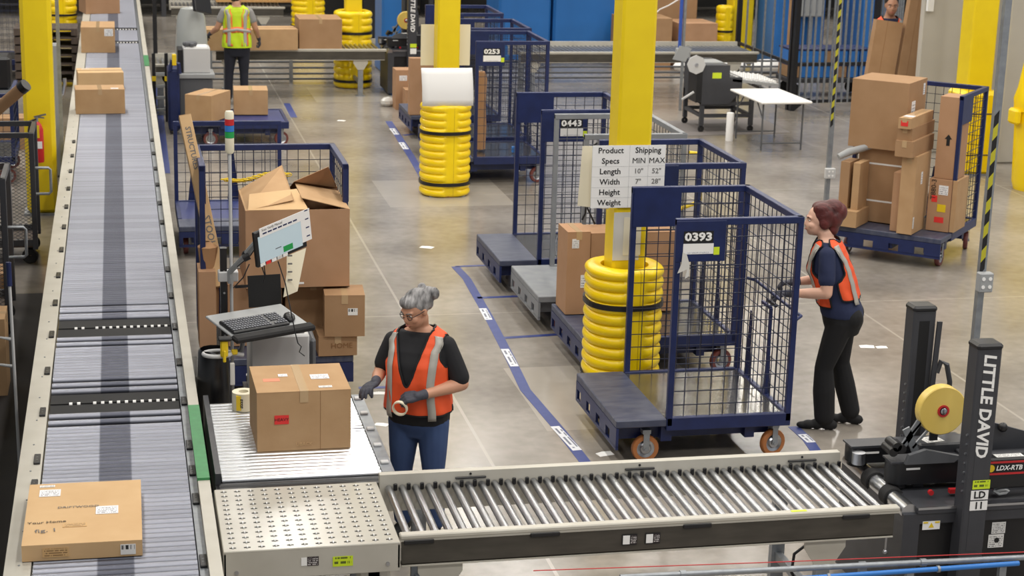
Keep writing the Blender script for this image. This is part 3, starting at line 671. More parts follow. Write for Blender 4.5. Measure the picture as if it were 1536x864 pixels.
# ------------------------------------------------------------------ left cart and its load
cage_cart('navy cage cart loaded with an open carton behind the work station', (1.15, 14.02, 0), R(90), wheel='wheelred')
cage_cart('navy cart with one low wire wall behind the loaded left cart', (1.12, 18.7, 0), R(90), top=1.2, walls='r', wheel='wheelred', x0=-.28)
t = thing('plastic_chain', 'yellow plastic chain lying along the low cart wall', 'chain', tuple(AT(337, 269, 14.5)))
c0 = AT(337, 269, 14.5); c1 = AT(432, 262, 14.5); nl = 24
lk = MB().tube([(.022*math.cos(a)*1.4, .013*math.sin(a), 0) for a in [k*math.pi/4 for k in range(8)]], .005, 5, True).mesh('link', M['gold'], 60)
for i in range(nl):
    q = (c1-c0)*(i/(nl-1)); q.z -= .02*math.sin(i/(nl-1)*math.pi*2); link('link', lk, t, q, (R(90) if i % 2 else 0, 0, .0))
t = carton('carton with a green logo under the open carton on the left cart', .42, .5, .5, (.99, 13.95, .345), 0, 'card4')
MB().cyl((.1, -.2505, .38), (.1, -.252, .38), .05, n=18).build('green_logo', mat('green_print', '4C8A3C', .8), t)
carton('carton under the open carton on the left cart, right side', .44, .5, .5, (1.45, 13.98, .345), 0, 'card2')
# big open carton with raised flaps
ob = thing('open_carton', 'big carton with raised flaps on top of the left cart', 'box', (1.31, 13.92, .85)); obw, obd, obh = .80, .80, .62
e = .005
MB().box(-obw/2, obw/2, -obd/2, -obd/2+e, 0, obh).box(-obw/2, obw/2, obd/2-e, obd/2, 0, obh).box(-obw/2, -obw/2+e, -obd/2+e, obd/2-e, 0, obh).box(obw/2-e, obw/2, -obd/2+e, obd/2-e, 0, obh).box(-obw/2, obw/2, -obd/2, obd/2, 0, .006).build('body', M['card4'], ob)
def flap(pts, mk='card', name='flap'):
    a, b, c, d = [Vector(p) for p in pts]; n = (b-a).cross(d-a).normalized()*.005
    MB().add([a, b, c, d, a+n, b+n, c+n, d+n], [(3,2,1,0),(4,5,6,7),(0,1,5,4),(1,2,6,5),(2,3,7,6),(3,0,4,7)]).build(name, M[mk], ob)
hw, hd = obw/2, obd/2
flap([(-hw, -hd, obh), (-hw, hd, obh), (-.05, hd, obh+.20), (-.02, -hd+.1, obh+.06)], 'card')
flap([(-hw+.02, -hd, obh), (hw-.32, -hd, obh), (hw-.38, -hd+.30, obh+.10), (-hw+.05, -hd+.27, obh+.07)], 'card3')
flap([(hw, hd-.1, obh), (hw, -hd, obh), (hw-.36, -hd+.1, obh+.075), (hw-.37, hd-.25, obh+.10)], 'card')
flap([(hw, hd, obh), (0, hd, obh), (.02, hd-.3, obh+.12), (hw-.1, hd-.22, obh+.22)], 'card4')
sticker(ob, (.0, -hd-.001, .04), FACE['front'], .09, .016, M['white'], 'tape_end')
carton_b2 = carton('square carton with a barcode label right of the keyboard tray', .31, .32, .33, (1.66, 13.48, .505), R(-4), 'card2', labels=[('front', .2, .1, .075, .055, 'barcode')])
carton('printed carton at the bottom right of the left cart', .30, .3, .16, (1.6, 13.5, .342), 0, 'card2', prints=[('front', .1, 0, 'HOME', .06, 'card_edge', 0)])
lb = thing('long_carton', 'long narrow carton printed STRUCTURES leaning in the left cart', 'box', (0, 0, 0))
P0, P1 = AT(331, 430, 13.75), AT(277, 174, 14.25); lb.location = P0
d = (P1-P0); ax = d.normalized(); sd = Vector((1, 0, 0)); sd = (sd-ax*sd.dot(ax)).normalized(); nn = ax.cross(sd)
lb.rotation_mode = 'QUATERNION'; lb.rotation_quaternion = Matrix((sd, nn*-1, ax)).transposed().to_quaternion() if Matrix((sd, nn*-1, ax)).determinant() > 0 else Matrix((sd, nn, ax)).transposed().to_quaternion()
LL = d.length
MB().cb(-.047, .047, -.05, .05, 0, LL, .003).build('body', M['card3'], lb); MB().box(-.047, .047, -.05, .05, LL, LL+.002).build('end_flap', M['card3'], lb)
for nm, z, s in (('STRUCTURES', LL-.27, .058), ('STOOHS', .42, .075)):
    text(nm, s, M['greyink'], lb, (0, -.052, z), (R(90), R(90), 0), 'printing', .001)
t = thing('brown_paper', 'crumpled brown packing paper at the left edge of the left cart', 'paper', tuple(AT(312, 420, 13.8)-Vector((0, 0, .35))))
MB().lathe([(.01, 0), (.08, .0), (.085, .25), (.06, .45), (.08, .62), (.02, .66)], 9).build('crumple', M['brownpaper'], t, 30)
carton('tall narrow carton holding crumpled paper, left side of left cart', .13, .3, .62, (.62, 13.8, .345), 0, 'card4', seam=None)
# ------------------------------------------------------------------ loaded cart on the right
a1, a2 = G(1446, 145, 1.78), G(1484, 130, 1.78); gd = a2-a1; GR = math.atan2(gd.y, gd.x)
Rg = Matrix.Rotation(GR, 3, 'Z'); gc = a2-Rg @ Vector((.65, -.575, 0)); gc.z = 0
cage_cart('navy cage cart piled with cartons at the right', tuple(gc), GR, number=None, wheel='wheelred')
bx = Rg @ Vector((0, -1, 0)); by = Rg @ Vector((1, 0, 0))       # right / away, seen from the open side
def gload(label, u, v, w, d, z, h, mk='card', tw=0.0, **k):     # u to the right from centre, v away from the open edge (front face)
    c = gc+bx*(u+w/2)+by*(-.65+v+d/2)
    return carton(label, w, d, h, (c.x, c.y, z), GR-R(90)+tw, mk, **k)
Z0 = .345
t = gload('big lower carton at the back of the right cart with white straps', -.50, .375, .58, .68, Z0, .80, 'card2', seam='x')
for z in (.22, .62): MB().box(-.291, .291, -.342, -.340, z, z+.018).build('white_strap', M['white'], t)
gload('large square carton on top of the right cart load', -.60, .28, .62, .6, 1.15, .72, 'card2', seam=None, labels=[('right', -.2, .1, .12, .17, 'label'), ('right', .35, .35, .06, .12, 'label')])
gload('tall flat carton leaning at the front edge of the right cart', .10, -.02, .16, .40, Z0, .82, 'card', labels=[('right', .0, .2, .05, .13, 'label'), ('right', -.42, -.35, .04, .12, 'notice')])
gload('narrow tan carton just left of the tall flat carton', .0, .06, .09, .3, Z0, .62, 'card4', seam=None)
gload('upright carton marked with red stickers and T880-3 on the right cart', .30, .34, .24, .3, Z0, .55, 'card4', seam=None, labels=[('front', .12, -.05, .09, .08, 'gold'), ('front', -.22, .12, .06, .07, 'redstk'), ('front', .15, .3, .1, .1, 'label'), ('front', .05, -.28, .1, .06, 'redstk')], prints=[('front', -.28, .3, 'T880-3', .075, 'ink', R(90))])
gload('slim pale carton beside the red-stickered carton on the right cart', .545, .36, .05, .4, Z0, .55, 'card', seam=None)
gload('tall carton with a black up arrow on the right cart', .33, .38, .235, .3, .90, .86, 'card4', seam=None)
ar = [o for o in bpy.data.objects if o.get('label') == 'tall carton with a black up arrow on the right cart'][0]
MB().prism([(-.04, 0), (0, .05), (.04, 0), (.018, 0), (.018, -.07), (-.018, -.07), (-.018, 0)], 0, .001, Matrix.Translation((.0, -.151, .42)) @ Matrix.Rotation(R(90), 4, 'X')).build('up_arrow', M['ink'], ar)
gload('long carton with a red end sticker, topmost of three long cartons', .06, -.12, .13, .75, 1.46, .11, 'card', seam='y', labels=[('front', 0, 0, .075, .055, 'redstk'), ('top', 0, -.3, .1, .1, 'label')])
gload('long carton in the middle of three long cartons', .04, -.06, .155, .75, 1.33, .13, 'card2', seam='y')
gload('deep long carton, lowest of the three long cartons', .04, -.10, .19, .7, 1.165, .165, 'card2', seam='y')
gload('small low carton at the left front of the right cart', -.63, -.06, .30, .38, Z0, .17, 'card', seam='y')
for i, (u, lbl) in enumerate(((-.58, 'thin dark carton standing on the small low carton'), (-.44, 'thin pale carton with printed side standing on the small low carton'))):
    gload(lbl, u, .05, .075 if i else .1, .28, Z0+.17, .50, 'card2' if not i else 'card', seam=None)
t = thing('film_roll', 'grey film wrapped bundle on top of the thin cartons', 'bundle', tuple(gc+bx*-.62+by*-.58+Vector((0, 0, 1.055))), GR-R(90)); MB().tube([(0, 0, 0), (.08, .1, .05), (.2, .22, .09), (.3, .3, .12)], [.032, .042, .038, .022], 8).build('bundle', M['grey'], t, 60)
M['hazard'] = mat('hazard_yellow_tape', 'B7B02A', .5)
# ------------------------------------------------------------------ drop poles
def strut(label, x, y, z0, z1, w=.041, tape=None, boxz=None, boxm='grey', bw=.1):
    t = thing('power_pole', label, 'pole', (x, y, 0))
    MB().box(-w/2, w/2, -w/2, w/2, z0, z1).build('strut', M['galv'], t)
    if tape:
        z = tape[0]; i = 0
        while z < tape[1]:
            MB().prism([(-w/2-.003, 0), (.006, .035), (.006, .11), (-w/2-.003, .075)], w/2+.001, w/2+.003, Matrix.Translation((0, 0, z)) @ Matrix.Rotation(R(90), 4, 'X')).build('tape_band', M['hazard'] if i % 2 else M['ink'], t); z += .075; i += 1
    if boxz: 
        o = MB().cb(-bw/2, bw/2, -w/2-.06, -w/2, boxz, boxz+.12, .006).build('outlet_box', M[boxm], t)
        for sx in (-.022, .022):
            for sz in (.035, .085): MB().cyl((sx, -w/2-.063, boxz+sz), (sx, -w/2-.06, boxz+sz), .012, n=8).build('socket', M['white'], o)
    return t
b0 = G(1238, 318)
strut('tall grey power pole with striped tape behind the woman at the cart', b0.x, b0.y, 0, 10, .05, (1.02, 2.45), .42, 'ltgrey', .12)
strut('grey power pole with striped tape rising behind the tape machine', 5.12, 9.8, .7, 10, .041, (1.8, 2.75), 1.70, 'grey', .09)
# ------------------------------------------------------------------ packing work station
PX, PY = .675, 11.95
st = thing('station_post', 'black equipment post with a tall stack light pole beside the conveyor', 'post', (PX, PY, 0))
MB().box(-.045, -.0, -.03, .03, 0, 1.56).build('post', M['black'], st)
for z in (.95, 1.1, 1.25, 1.4): MB().cyl((-.02, -.034, z), (-.02, -.03, z), .008, n=8).build('bolt', M['chrome'], st)
MB().cyl((.03, 0, .0), (.03, 0, 2.215), .0115, n=10).build('light_pole', M['ltgrey'], st, 40)
sl_ = MB().lathe([(0, 2.205), (.022, 2.205), (.03, 2.225), (.03, 2.310), (0, 2.310)], 16, (.03, 0, 0)).build('stack_light', M['cream'], st, 40)
for z0, z1, mk in ((2.312, 2.352, 'green'), (2.354, 2.394, 'bluep'), (2.396, 2.436, 'red')): MB().lathe([(0, z0), (.031, z0), (.031, z1), (0, z1)], 16, (.03, 0, 0)).build('light_segment', M[mk], sl_, 40)
MB().lathe([(0, 2.437), (.03, 2.437), (.03, 2.475), (.024, 2.490), (0, 2.493)], 16, (.03, 0, 0)).build('cap', M['cream'], sl_, 40)
def loc(p): return Vector(p)-Vector((PX, PY, 0))
MB().cb(-.06, .075, -.045, .04, 1.33, 1.40, .006).build('clamp', M['ltgrey'], st)
j = loc(AT(369, 382, 11.72)); k = loc(AT(395, 352, 11.58))
MB().tube([loc(AT(346, 425, 11.9)), loc(AT(345, 408, 11.9)), j], .02).tube([j, k], .024).build('monitor_arm', M['grey'], st, 40)
MB().sph(j, .03).cyl(j+Vector((-.02, -.03, -.02)), j+Vector((.02, -.03, .0)), .026).build('arm_joint', M['black'], st, 40)
cb = MB()
for a, b in (((350, 432), (374, 396)), ((356, 400), (390, 362)), ((392, 398), (396, 424)), ((396, 398), (394, 424))): cb.tube([loc(AT(*a, 11.47)), loc(AT((a[0]+b[0])/2+3, (a[1]+b[1])/2+2, 11.46)), loc(AT(*b, 11.47))], .004, 6)
cb.build('cables', M['black'], st, 40)
# monitor
BL, BR, TL = AT(389, 399, 11.45), AT(453, 371, 11.68), AT(412, 341, 11.52)
mu = (BR-BL); mw = mu.length*1.1; mu.normalize(); mv = TL-BL; mv -= mu*mv.dot(mu); mh = mv.length*1.02; mv.normalize(); mn = mu.cross(mv)
mo = thing('monitor', 'tilted flat monitor with a green button on its screen', 'monitor', BL); mo.rotation_mode = 'QUATERNION'; mo.rotation_quaternion = Matrix((mu, mv, mn)).transposed().to_quaternion()
MB().cb(-.012, mw+.012, -.012, mh+.012, -.03, 0, .006).build('housing', M['black'], mo); MB().cb(.05, mw-.05, .04, mh-.01, -.07, -.03, .02).build('back_cover', M['dkgrey'], mo)
scr = mat('lit_screen', 'A9B9C0', .3); b = scr.node_tree.nodes['Principled BSDF']; b.inputs['Emission Color'].default_value = lin('A9BCC4'); b.inputs['Emission Strength'].default_value = .25
sc = MB().box(.012, mw-.03, .012, mh-.025, 0, .002).build('screen', scr, mo)
MB().box(mw*.52, mw*.72, mh*.1, mh*.28, .002, .003).build('green_button', M['green'], sc)
MB().box(mw*.36, mw*.48, mh*.3, mh*.325, .002, .003).build('screen_text', M['dkgrey'], sc)
o = MB().box(mw-.03, mw+.055, .03, mh+.02, .001, .003).build('side_notice', M['white'], mo)
for i in range(4): MB().box(mw+.01, mw+.04, .06+i*.06, .068+i*.06, .003, .004).build('notice_line', M['navy'], o)
o = MB().box(.03, mw+.055, mh-.035, mh+.03, .001, .0035).build('top_notice', M['white'], mo)
for i in range(7): MB().box(.055+i*.045, .09+i*.045, mh-.018, mh-.008, .0035, .0045).build('notice_key', M['navy'], o)
text('Scan Verify Manual', .024, M['greyink'], o, (.14, mh+.012, .0042), (0, 0, 0), 'lettering')
for i, mk in enumerate(('white', 'redstk', 'white', 'notice', 'white')): sticker(mo, (.03+i*.05, .0, .002), (0, 0, 0), .042, .022, M[mk], 'bezel_sticker')
# long paper hanging from the monitor
hp = thing('instruction_strip', 'long cream instruction strip hanging below the monitor', 'paper', tuple(AT(438, 440, 11.6)))
o0 = AT(438, 440, 11.6); q = [AT(430, 384, 11.6)-o0, AT(459, 372, 11.68)-o0, AT(452, 400, 11.66)-o0, AT(446, 437, 11.6)-o0, AT(425, 446, 11.56)-o0, AT(430, 410, 11.58)-o0]
MB().add(q+[p+Vector((.002, .005, 0)) for p in q], [tuple(range(6)), tuple(range(6, 12))]+[(i, (i+1) % 6, 6+(i+1) % 6, 6+i) for i in range(6)]).build('strip', M['cream'], hp)
for i in range(4): MB().box(-.03+.0, .0, -.03, -.025, .26-i*.055, .27-i*.055).build('print_line', M['greyink'], hp)
# keyboard tray at 1.1 m
FLp, FRp, TLp = G(355, 509, 1.1), G(470, 489, 1.1), G(327, 481, 1.1)
ku = (FRp-FLp); kw = ku.length; ka = math.atan2(ku.y, ku.x); kd = .42
TILT = R(9); kt = thing('keyboard_tray', 'tilted keyboard tray with a black padded front edge', 'tray', FLp, ka); kt.rotation_euler = (TILT, 0, ka)
MB().cb(.0, kw, .0, kd, -.02, -.004, .005).build('tray', M['grey'], kt); MB().cb(-.015, kw+.01, -.025, .055, -.028, .012, .012).build('wrist_pad', M['rubber'], kt)
MB().tube([(kw*.32, .2, -.02), (kw*.3, .22, -.2), (kw*.1, .3, -.26)], .018).build('support_arm', M['galv'], kt, 40)
kr = Matrix.Rotation(ka, 3, 'Z') @ Matrix.Rotation(TILT, 3, 'X')
kb = thing('keyboard', 'black keyboard on the tilted tray', 'keyboard', FLp+kr @ Vector((.02, .075, -.004)), ka); kb.rotation_euler = (TILT, 0, ka)
MB().cb(0, .43, 0, .2, 0, .02, .006).build('case', M['black'], kb)
keym = MB().cb(-.0082, .0082, -.0082, .0082, 0, .007, .0025).mesh('key', M['keycap'])
for r_ in range(6):
    for c_ in range(21):
        if c_ in (15,) or (r_ in (1,) and c_ in (16, 17)): continue
        link('key', keym, kb, (.017+c_*.0198, .03+r_*.028, .02))
ms = thing('computer_mouse', 'black computer mouse on the tray right of the keyboard', 'mouse', FLp+kr @ Vector((kw-.085, .17, -.004)), ka-.4); ms.rotation_euler = (TILT, 0, ka-.4)
MB().sph((0, 0, .012), (.04, .068, .026), 14, 8).build('shell', M['black'], ms, 60); MB().cyl((0, .025, .032), (0, .04, .03), .006).build('scroll_wheel', M['dkgrey'], ms)
mc_pts = [AT(436, 462, 11.8), AT(425, 420, 11.62), AT(417, 385, 11.6)]
o = MB().tube([AT(417, 392, 11.6), AT(428, 425, 11.55), AT(437, 470, 11.4), AT(443, 500, 11.35), AT(447, 515, 11.35), AT(452, 520, 11.35), AT(449, 528, 11.35), AT(457, 534, 11.35)], .004, 6).build('scanner_cable', M['black'], None, 40); tag(o, 'dark coiled cable hanging from the monitor past the mouse', 'cable')
MB().box(-.11, .12, -.004, .004, 0, .22).box(-.2, -.1, -.003, .003, .14, .16).build('rear_panel', M['blackmat'], st, loc=loc(AT(397, 460, 12.05)), rot=(R(-10), 0, .15))
# printer on a stand
pt = thing('label_printer', 'grey label printer standing behind the heavy carton', 'printer', (1.03, 12.0, .52))
MB().cb(-.21, .19, -.2, .2, 0, .45, .012).build('body', M['ltgrey'], pt); MB().cb(.19, .235, -.2, .2, .02, .42, .02).build('side_door', M['dkgrey'], pt); MB().cb(-.18, .16, -.16, .16, .45, .462, .004).build('lid', M['grey'], pt)
o = thing('yellow_scanner', 'yellow hand tool lying on the grey printer', 'tool', (1.12, 11.93, .982), .5); MB().cb(-.09, .07, -.02, .02, 0, .035, .008).cb(.04, .10, -.03, .03, .0, .03, .006).build('grip', M['gold'], o); MB().cb(-.04, .02, -.012, .012, .035, .04, .002).build('trigger_pad', M['black'], o)
pb = thing('printer_stand', 'dark metal stand under the grey label printer', 'stand', (1.03, 12.0, 0))
MB().box(-.24, .24, -.22, .22, .49, .52).build('shelf', M['char'], pb)
for x in (-.22, .22):
    for y in (-.2, .2): MB().box(x-.02, x+.02, y-.02, y+.02, 0, .49).build('leg', M['char'], pb)
# scanner holder ring, bag, tape roll
rg = thing('tool_holder', 'grey tube ring holding a yellow barcode scanner on the post', 'holder', AT(340, 530, 11.38))
MB().tube([(.09*math.cos(a)-.06, .07*math.sin(a), .0) for a in [k*2*math.pi/20 for k in range(20)]], .014, 8, True).tube([(.02, .0, 0), (.11, .02, -.02)], .014).build('ring', M['ltgrey'], rg, 50)
sc_ = MB().cb(-.045, .005, -.10, -.06, .0, .115, .01).cb(-.03, -.01, -.115, -.095, -.03, .05, .006).build('scanner', M['gold'], rg); MB().cb(-.06, .03, -.11, -.05, .11, .135, .008).build('scanner_head', M['black'], rg)
MB().cb(.03, .07, -.03, .0, -.005, .03, .006).build('scanner_clip', M['gold'], rg); MB().cb(.015, .045, -.1, -.075, -.19, -.04, .004).build('marker_sleeve', M['film'], rg)
tb = thing('trash_bag', 'black trash bag hanging below the scanner ring', 'bag', (.55, 11.45, 0.0)); MB().lathe([(.02, .02), (.10, .03), (.125, .3), (.115, .7), (.10, .98), (.085, 1.0), (.08, .9)], 11).build('bag', mat('black_film', '0E0E10', .3), tb, 60)
rl = thing('tape_roll', 'roll of cream paper tape with black print behind the heavy carton', 'tape', (.71, 10.9, ZR))
MB().lathe([(.032, 0), (.072, 0), (.072, .115), (.032, .115), (.032, 0)], 22).build('roll', M['cream'], rl, 40); text('ESSE', .032, M['ink'], rl, (-.022, -.0695, .055), (R(90), R(90), R(-18)), 'printing', .001); MB().box(-.05, -.02, -.0685, -.05, .01, .105).build('print_patch', M['gold'], rl)
# ------------------------------------------------------------------ tape machine
def sealer(label, loc, unit=None, L=1.5):
    t = thing('carton_sealer', label, 'machine', loc)
    MB().box(.02, L, .10, .92, .14, .66).build('cabinet', M['blackmat'], t)
    MB().box(0, .10, .06, .96, .04, .70).build('end_frame', M['char'], t)
    for q in ((.06, .10, .64, .705), (.92, .96, .64, .705), (.06, .09, .10, .16)): MB().box(.10, L, *q).build('frame_beam', M['char'], t)
    MB().box(.10, L, .085, .098, .16, .64).build('front_panel', M['black'], t)
    MB().box(.08, L, .05, .97, .705, .735).build('bed_plate', M['char'], t); MB().box(.08, L, .048, .058, .728, .742).build('bed_edge', M['steel'], t)
    for x in (.13, 1.3):
        MB().box(x-.1, x+.14, .12, .18, .03, .16).build('foot_skirt', M['beige'], t)
        for y in (.14, .88): MB().lathe([(.015, -.02), (.05, -.02), (.055, 0), (.05, .02), (.015, .02)], 14, (x, y, .055), 'y').build('caster', M['rubber'], t, 40)
    MB().cyl((.045, .08, .705), (.045, .95, .705), .05, n=18).build('drum', M['steel'], t, 40)
    for y in (.34, .60): MB().lathe([(.052, -.045), (.062, -.04), (.062, .04), (.052, .045)], 20, (.045, y, .705), 'y').build('drum_belt', M['rubber'], t, 40)
    # side drives
    for y, x0, zt in ((.40, .0, .90), (.77, -.09, .87)):
        u = MB(); prof = []
        for i in range(9): a = R(90+i*22.5); prof.append((x0+.10+.075*math.cos(a)*1.0, y+.075*math.sin(a)))
        u.prism([(L, y-.075), (L, y+.075)]+prof, .775, zt)
        u.build('side_drive', M['black'], t, 30)
        MB().cyl((x0+.10, y, .745), (x0+.10, y, .775), .06, n=14).build('drive_pulley', M['black'], t, 40); MB().box(x0+.03, L, y-.066, y+.066, zt, zt+.01).build('drive_cover', M['char'], t)
        for q in (.2, .9): MB().box(q, q+.06, y-.02, y+.02, .735, .775).build('drive_mount', M['char'], t)
        sticker(t, (x0+.16, y-.0765, zt-.03), FACE['front'], .085, .012, M['white'], 'drive_label')
    MB().cyl((-.03, .66, .79), (-.03, .66, .86), .04, n=14).build('idler_roller', M['chrome'], t, 40)
    MB().box(.34, .52, .20, .23, .755, .78).build('red_latch', M['red'], t); MB().cyl((.22, .21, .77), (.22, .19, .77), .016, n=10).build('red_knob', M['red'], t); MB().cyl((.62, .21, .77), (.62, .19, .77), .016, n=10).build('red_knob', M['red'], t)
    # masts
    for y, hgt in ((.03, 1.70), (.96, 1.66)):
        mx = -.05 if y < .5 else 0
        p_ = MB().cb(.36+mx, .505+mx, y-.06, y+.06, .0, hgt, .008).build('mast', M['char'], t); MB().cb(.355+mx, .51+mx, y-.066, y+.066, hgt-.03, hgt+.012, .014).build('mast_cap', M['black'], p_)
        MB().box(.40+mx, .465+mx, y-.0615, y-.06, .5, hgt-.08).build('mast_slot', M['blackmat'] if y > .5 else M['char'], p_)
        for q in range(7): MB().cyl((.352+mx, y-.03, .85+q*.055), (.36+mx, y-.03, .85+q*.055), .007, n=6).build('screw', M['chrome'], p_)
    # upper tape head
    MB().cb(.26, L, .46, .60, .90, .965, .01).build('head_beam', M['char'], t); MB().cb(.48, .62, .30, .74, .90, .93, .006).build('cross_plate', M['char'], t)
    MB().cb(.47, L, .12, .20, .80, .985, .01).build('head_cover', M['black'], t)
    MB().prism([(0, 0), (.30, .0), (.34, .05), (.12, .12), (.02, .08)], .26, .29, Matrix.Translation((.10, .04, .905)) @ Matrix.Rotation(R(90), 4, 'X') @ Matrix.Diagonal((1, .7, -1, 1))).build('side_plate', M['dkgrey'], t)
    for i in range(5): MB().cyl((.2+.035*i, .318, .93+.012*(i % 2)), (.2+.035*i, .328, .93+.012*(i % 2)), .009, n=8).build('screw', M['chrome'], t)
    for a, b, w in (((.12, .98), (.21, 1.13), .035), ((.18, .97), (.29, 1.10), .014), ((.09, .96), (.25, 1.16), .014), ((.20, .95), (.13, 1.09), .045)):
        MB().bar((a[0], .40, a[1]), (b[0], .40, b[1]), w, .012, (0, 1, 0)).build('link_arm', M['galv'], t)
    for a in ((-.0, .97), (.02, 1.0), (.05, .985)): MB().cyl((a[0]+.04, .34, a[1]), (a[0]+.04, .46, a[1]), .028, n=10).build('tension_roller', M['black'], t, 40)
    rx, ry, rz_ = .345, .42, 1.19
    tr_ = MB().lathe([(.036, -.035), (.14, -.035), (.145, -.03), (.145, .03), (.14, .035), (.036, .035)], 36, (rx, ry, rz_), 'y').build('tape_roll', M['taperoll'], t, 40)
    MB().lathe([(.024, -.040), (.036, -.040), (.037, .04), (.024, .04)], 20, (rx, ry, rz_), 'y').build('core', M['red'], tr_, 40); MB().lathe([(0, -.05), (.013, -.05), (.02, -.045), (.02, .05), (0, .05)], 12, (rx, ry, rz_), 'y').build('spindle', M['chrome'], tr_, 40)
    MB().bar((rx, ry+.06, .98), (rx, ry+.06, rz_+.02), .05, .012, (0, 1, 0)).build('roll_bracket', M['char'], t)
    sticker(t, (.36, .53, .9655), (0, 0, .2), .12, .09, M['notice'], 'notice_sticker'); sticker(t, (.55, .38, .9305), (0, 0, .1), .1, .08, M['notice'], 'notice_sticker')
    MB().bar((.50, .88, .95), (.52, .88, 1.58), .03, .015, (0, 1, 0)).build('guide_bar', M['char'], t); MB().tube([(.53, .88, 1.26), (.55, .88, 1.33), (.59, .88, 1.31), (.62, .88, 1.2), (.62, .88, .95)], .016).build('air_hose', M['char'], t, 40)
    MB().prism([(0, 0), (.42, 0), (.30, .10), (.10, .16), (0, .12)], .28, .30, Matrix.Translation((.52, 0, .98)) @ Matrix.Rotation(R(90), 4, 'X') @ Matrix.Diagonal((1, 1, -1, 1))).build('head_plate', M['char'], t)
    MB().sph((.66, .26, 1.12), .028).build('knob', M['black'], t, 60)
    mast_y = -.0315
    if unit:
        text('LITTLE DAVID', .098, M['white'], t, (.383, mast_y, 1.355), (R(90), R(90), 0), 'lettering', .003, .98, shear=.15)
        sticker(t, (.405, mast_y, .895), FACE['front'], .105, .052, M['barlime'], 'barcode_sticker')
        for s, z in (('LD', .833), ('11', .77)):
            o = sticker(t, (.40, mast_y, z), FACE['front'], .105, .055, M['white'], 'unit_sticker'); text(s, .058, M['ink'], t, (.40, mast_y-.003, z), FACE['front'], 'unit_number', .0015)
        o = MB().box(.50, .74, .117, .12, .885, .97).build('model_plate', M['ink'], t)
        for q in (.888, .957): MB().box(.50, .74, .1155, .117, q, q+.012).build('plate_stripe', M['red'], o)
        MB().cyl((.535, .117, .928), (.535, .115, .928), .022, n=16).build('plate_emblem', M['gold'], o); text('LDX-RTB', .04, M['white'], o, (.645, .114, .928), FACE['front'], 'lettering', .001, 1.0, shear=.2)
        sticker(t, (.17, .0585, .63), FACE['front'], .105, .05, M['white'], 'warning_label'); MB().prism([(-.016, 0), (.016, 0), (0, .03)], 0, .0012, Matrix.Translation((.17, .0565, .617)) @ Matrix.Rotation(R(90), 4, 'X')).build('warning_triangle', M['gold'], t)
        sticker(t, (.17-.035, .0565, .648), FACE['front'], .028, .009, M['gold'], 'warning_strip'); sticker(t, (.17+.035, .0565, .648), FACE['front'], .028, .009, M['gold'], 'warning_strip')
        sticker(t, (.60, .0835, .58), FACE['front'], .085, .07, M['notice'], 'rating_plate'); sticker(t, (.59, .0835, .50), FACE['front'], .095, .08, M['notice'], 'diagram_plate'); MB().cyl((.595, .082, .505), (.595, .08, .505), .016, n=7).build('diagram_mark', M['ink'], t)
        sticker(t, (.66, .16, .9855), (0, 0, 0), .17, .05, M['notice'], 'cover_label')
        MB().tube([(.62+.04*math.cos(k*.9), .14+.02*math.sin(k*.7), .76+.03*abs(math.sin(k*.6))) for k in range(16)], .009, 6).build('cable_bundle', M['grey'], t, 50)
    else:
        text('LITTLE DAVID', .098, M['white'], t, (.383, mast_y, 1.355), (R(90), R(90), 0), 'lettering', .003, .98, shear=.15)
        sticker(t, (.40, mast_y, .83), FACE['front'], .105, .06, M['lime'], 'lime_sticker'); sticker(t, (.40, mast_y, .74), FACE['front'], .1, .09, M['white'], 'unit_sticker')
    return t
sealer('black carton taping machine LD 11 with an amber tape roll at the lower right', (4.225, 8.66, 0), unit=True)
sealer('distant black carton taping machine with a yellow tape roll near the blue cabinet', (4.28, 28.93, 0), unit=False)
# ------------------------------------------------------------------ people
def fuse(mb, name, material, parent, vox, it=6, fac=.5):
    me = mb.mesh('tmp', None); o = bpy.data.objects.new('tmp', me); COL.objects.link(o)
    r = o.modifiers.new('r', 'REMESH'); r.mode = 'VOXEL'; r.voxel_size = vox; r.use_smooth_shade = True
    s = o.modifiers.new('s', 'SMOOTH'); s.factor = fac; s.iterations = it
    bpy.context.view_layer.update()
    nm = bpy.data.meshes.new_from_object(o.evaluated_get(bpy.context.evaluated_depsgraph_get()))
    bpy.data.objects.remove(o); nm.name = name; nm.materials.clear(); nm.materials.append(material)
    nm.polygons.foreach_set('use_smooth', [True]*len(nm.polygons))
    return link(name, nm, parent)
def limb(mb, pts, n=14):
    for (p0, r0), (p1, r1) in zip(pts, pts[1:]): mb.cyl(p0, p1, r0, r1, n)
    for p0, r0 in pts: mb.sph(p0, r0*1.0, n, 8)
def interp(tab, z):
    if z <= tab[0][0]: return tab[0][1:]
    for a, b in zip(tab, tab[1:]):
        if z <= b[0]:
            k = (z-a[0])/(b[0]-a[0]); k = k*k*(3-2*k)*.5+k*.5
            return tuple(x+(y-x)*k for x, y in zip(a[1:], b[1:]))
    return tab[-1][1:]
def torso_pt(prof, z, th, off=0.0):
    cx, cy, rx, ry = interp(prof, z); c, s = math.cos(th), math.sin(th); pw = 2.35
    k = (abs(c)**pw+abs(s)**pw)**(-1/pw)
    return Vector((cx+s*k*(rx+off), cy-c*k*(ry+off), z))
def torso_loft(mb, prof, z0, z1, off=0.0, n=28, m=26):
    vs = []; fs = []
    for j in range(m+1):
        z = z0+(z1-z0)*j/m
        vs += [torso_pt(prof, z, 2*math.pi*i/n, off) for i in range(n)]
    for j in range(m):
        for i in range(n): fs.append((j*n+i, j*n+(i+1) % n, (j+1)*n+(i+1) % n, (j+1)*n+i))
    fs += [tuple(range(n))[::-1], tuple(range(m*n, m*n+n))]
    mb.add(vs, fs)
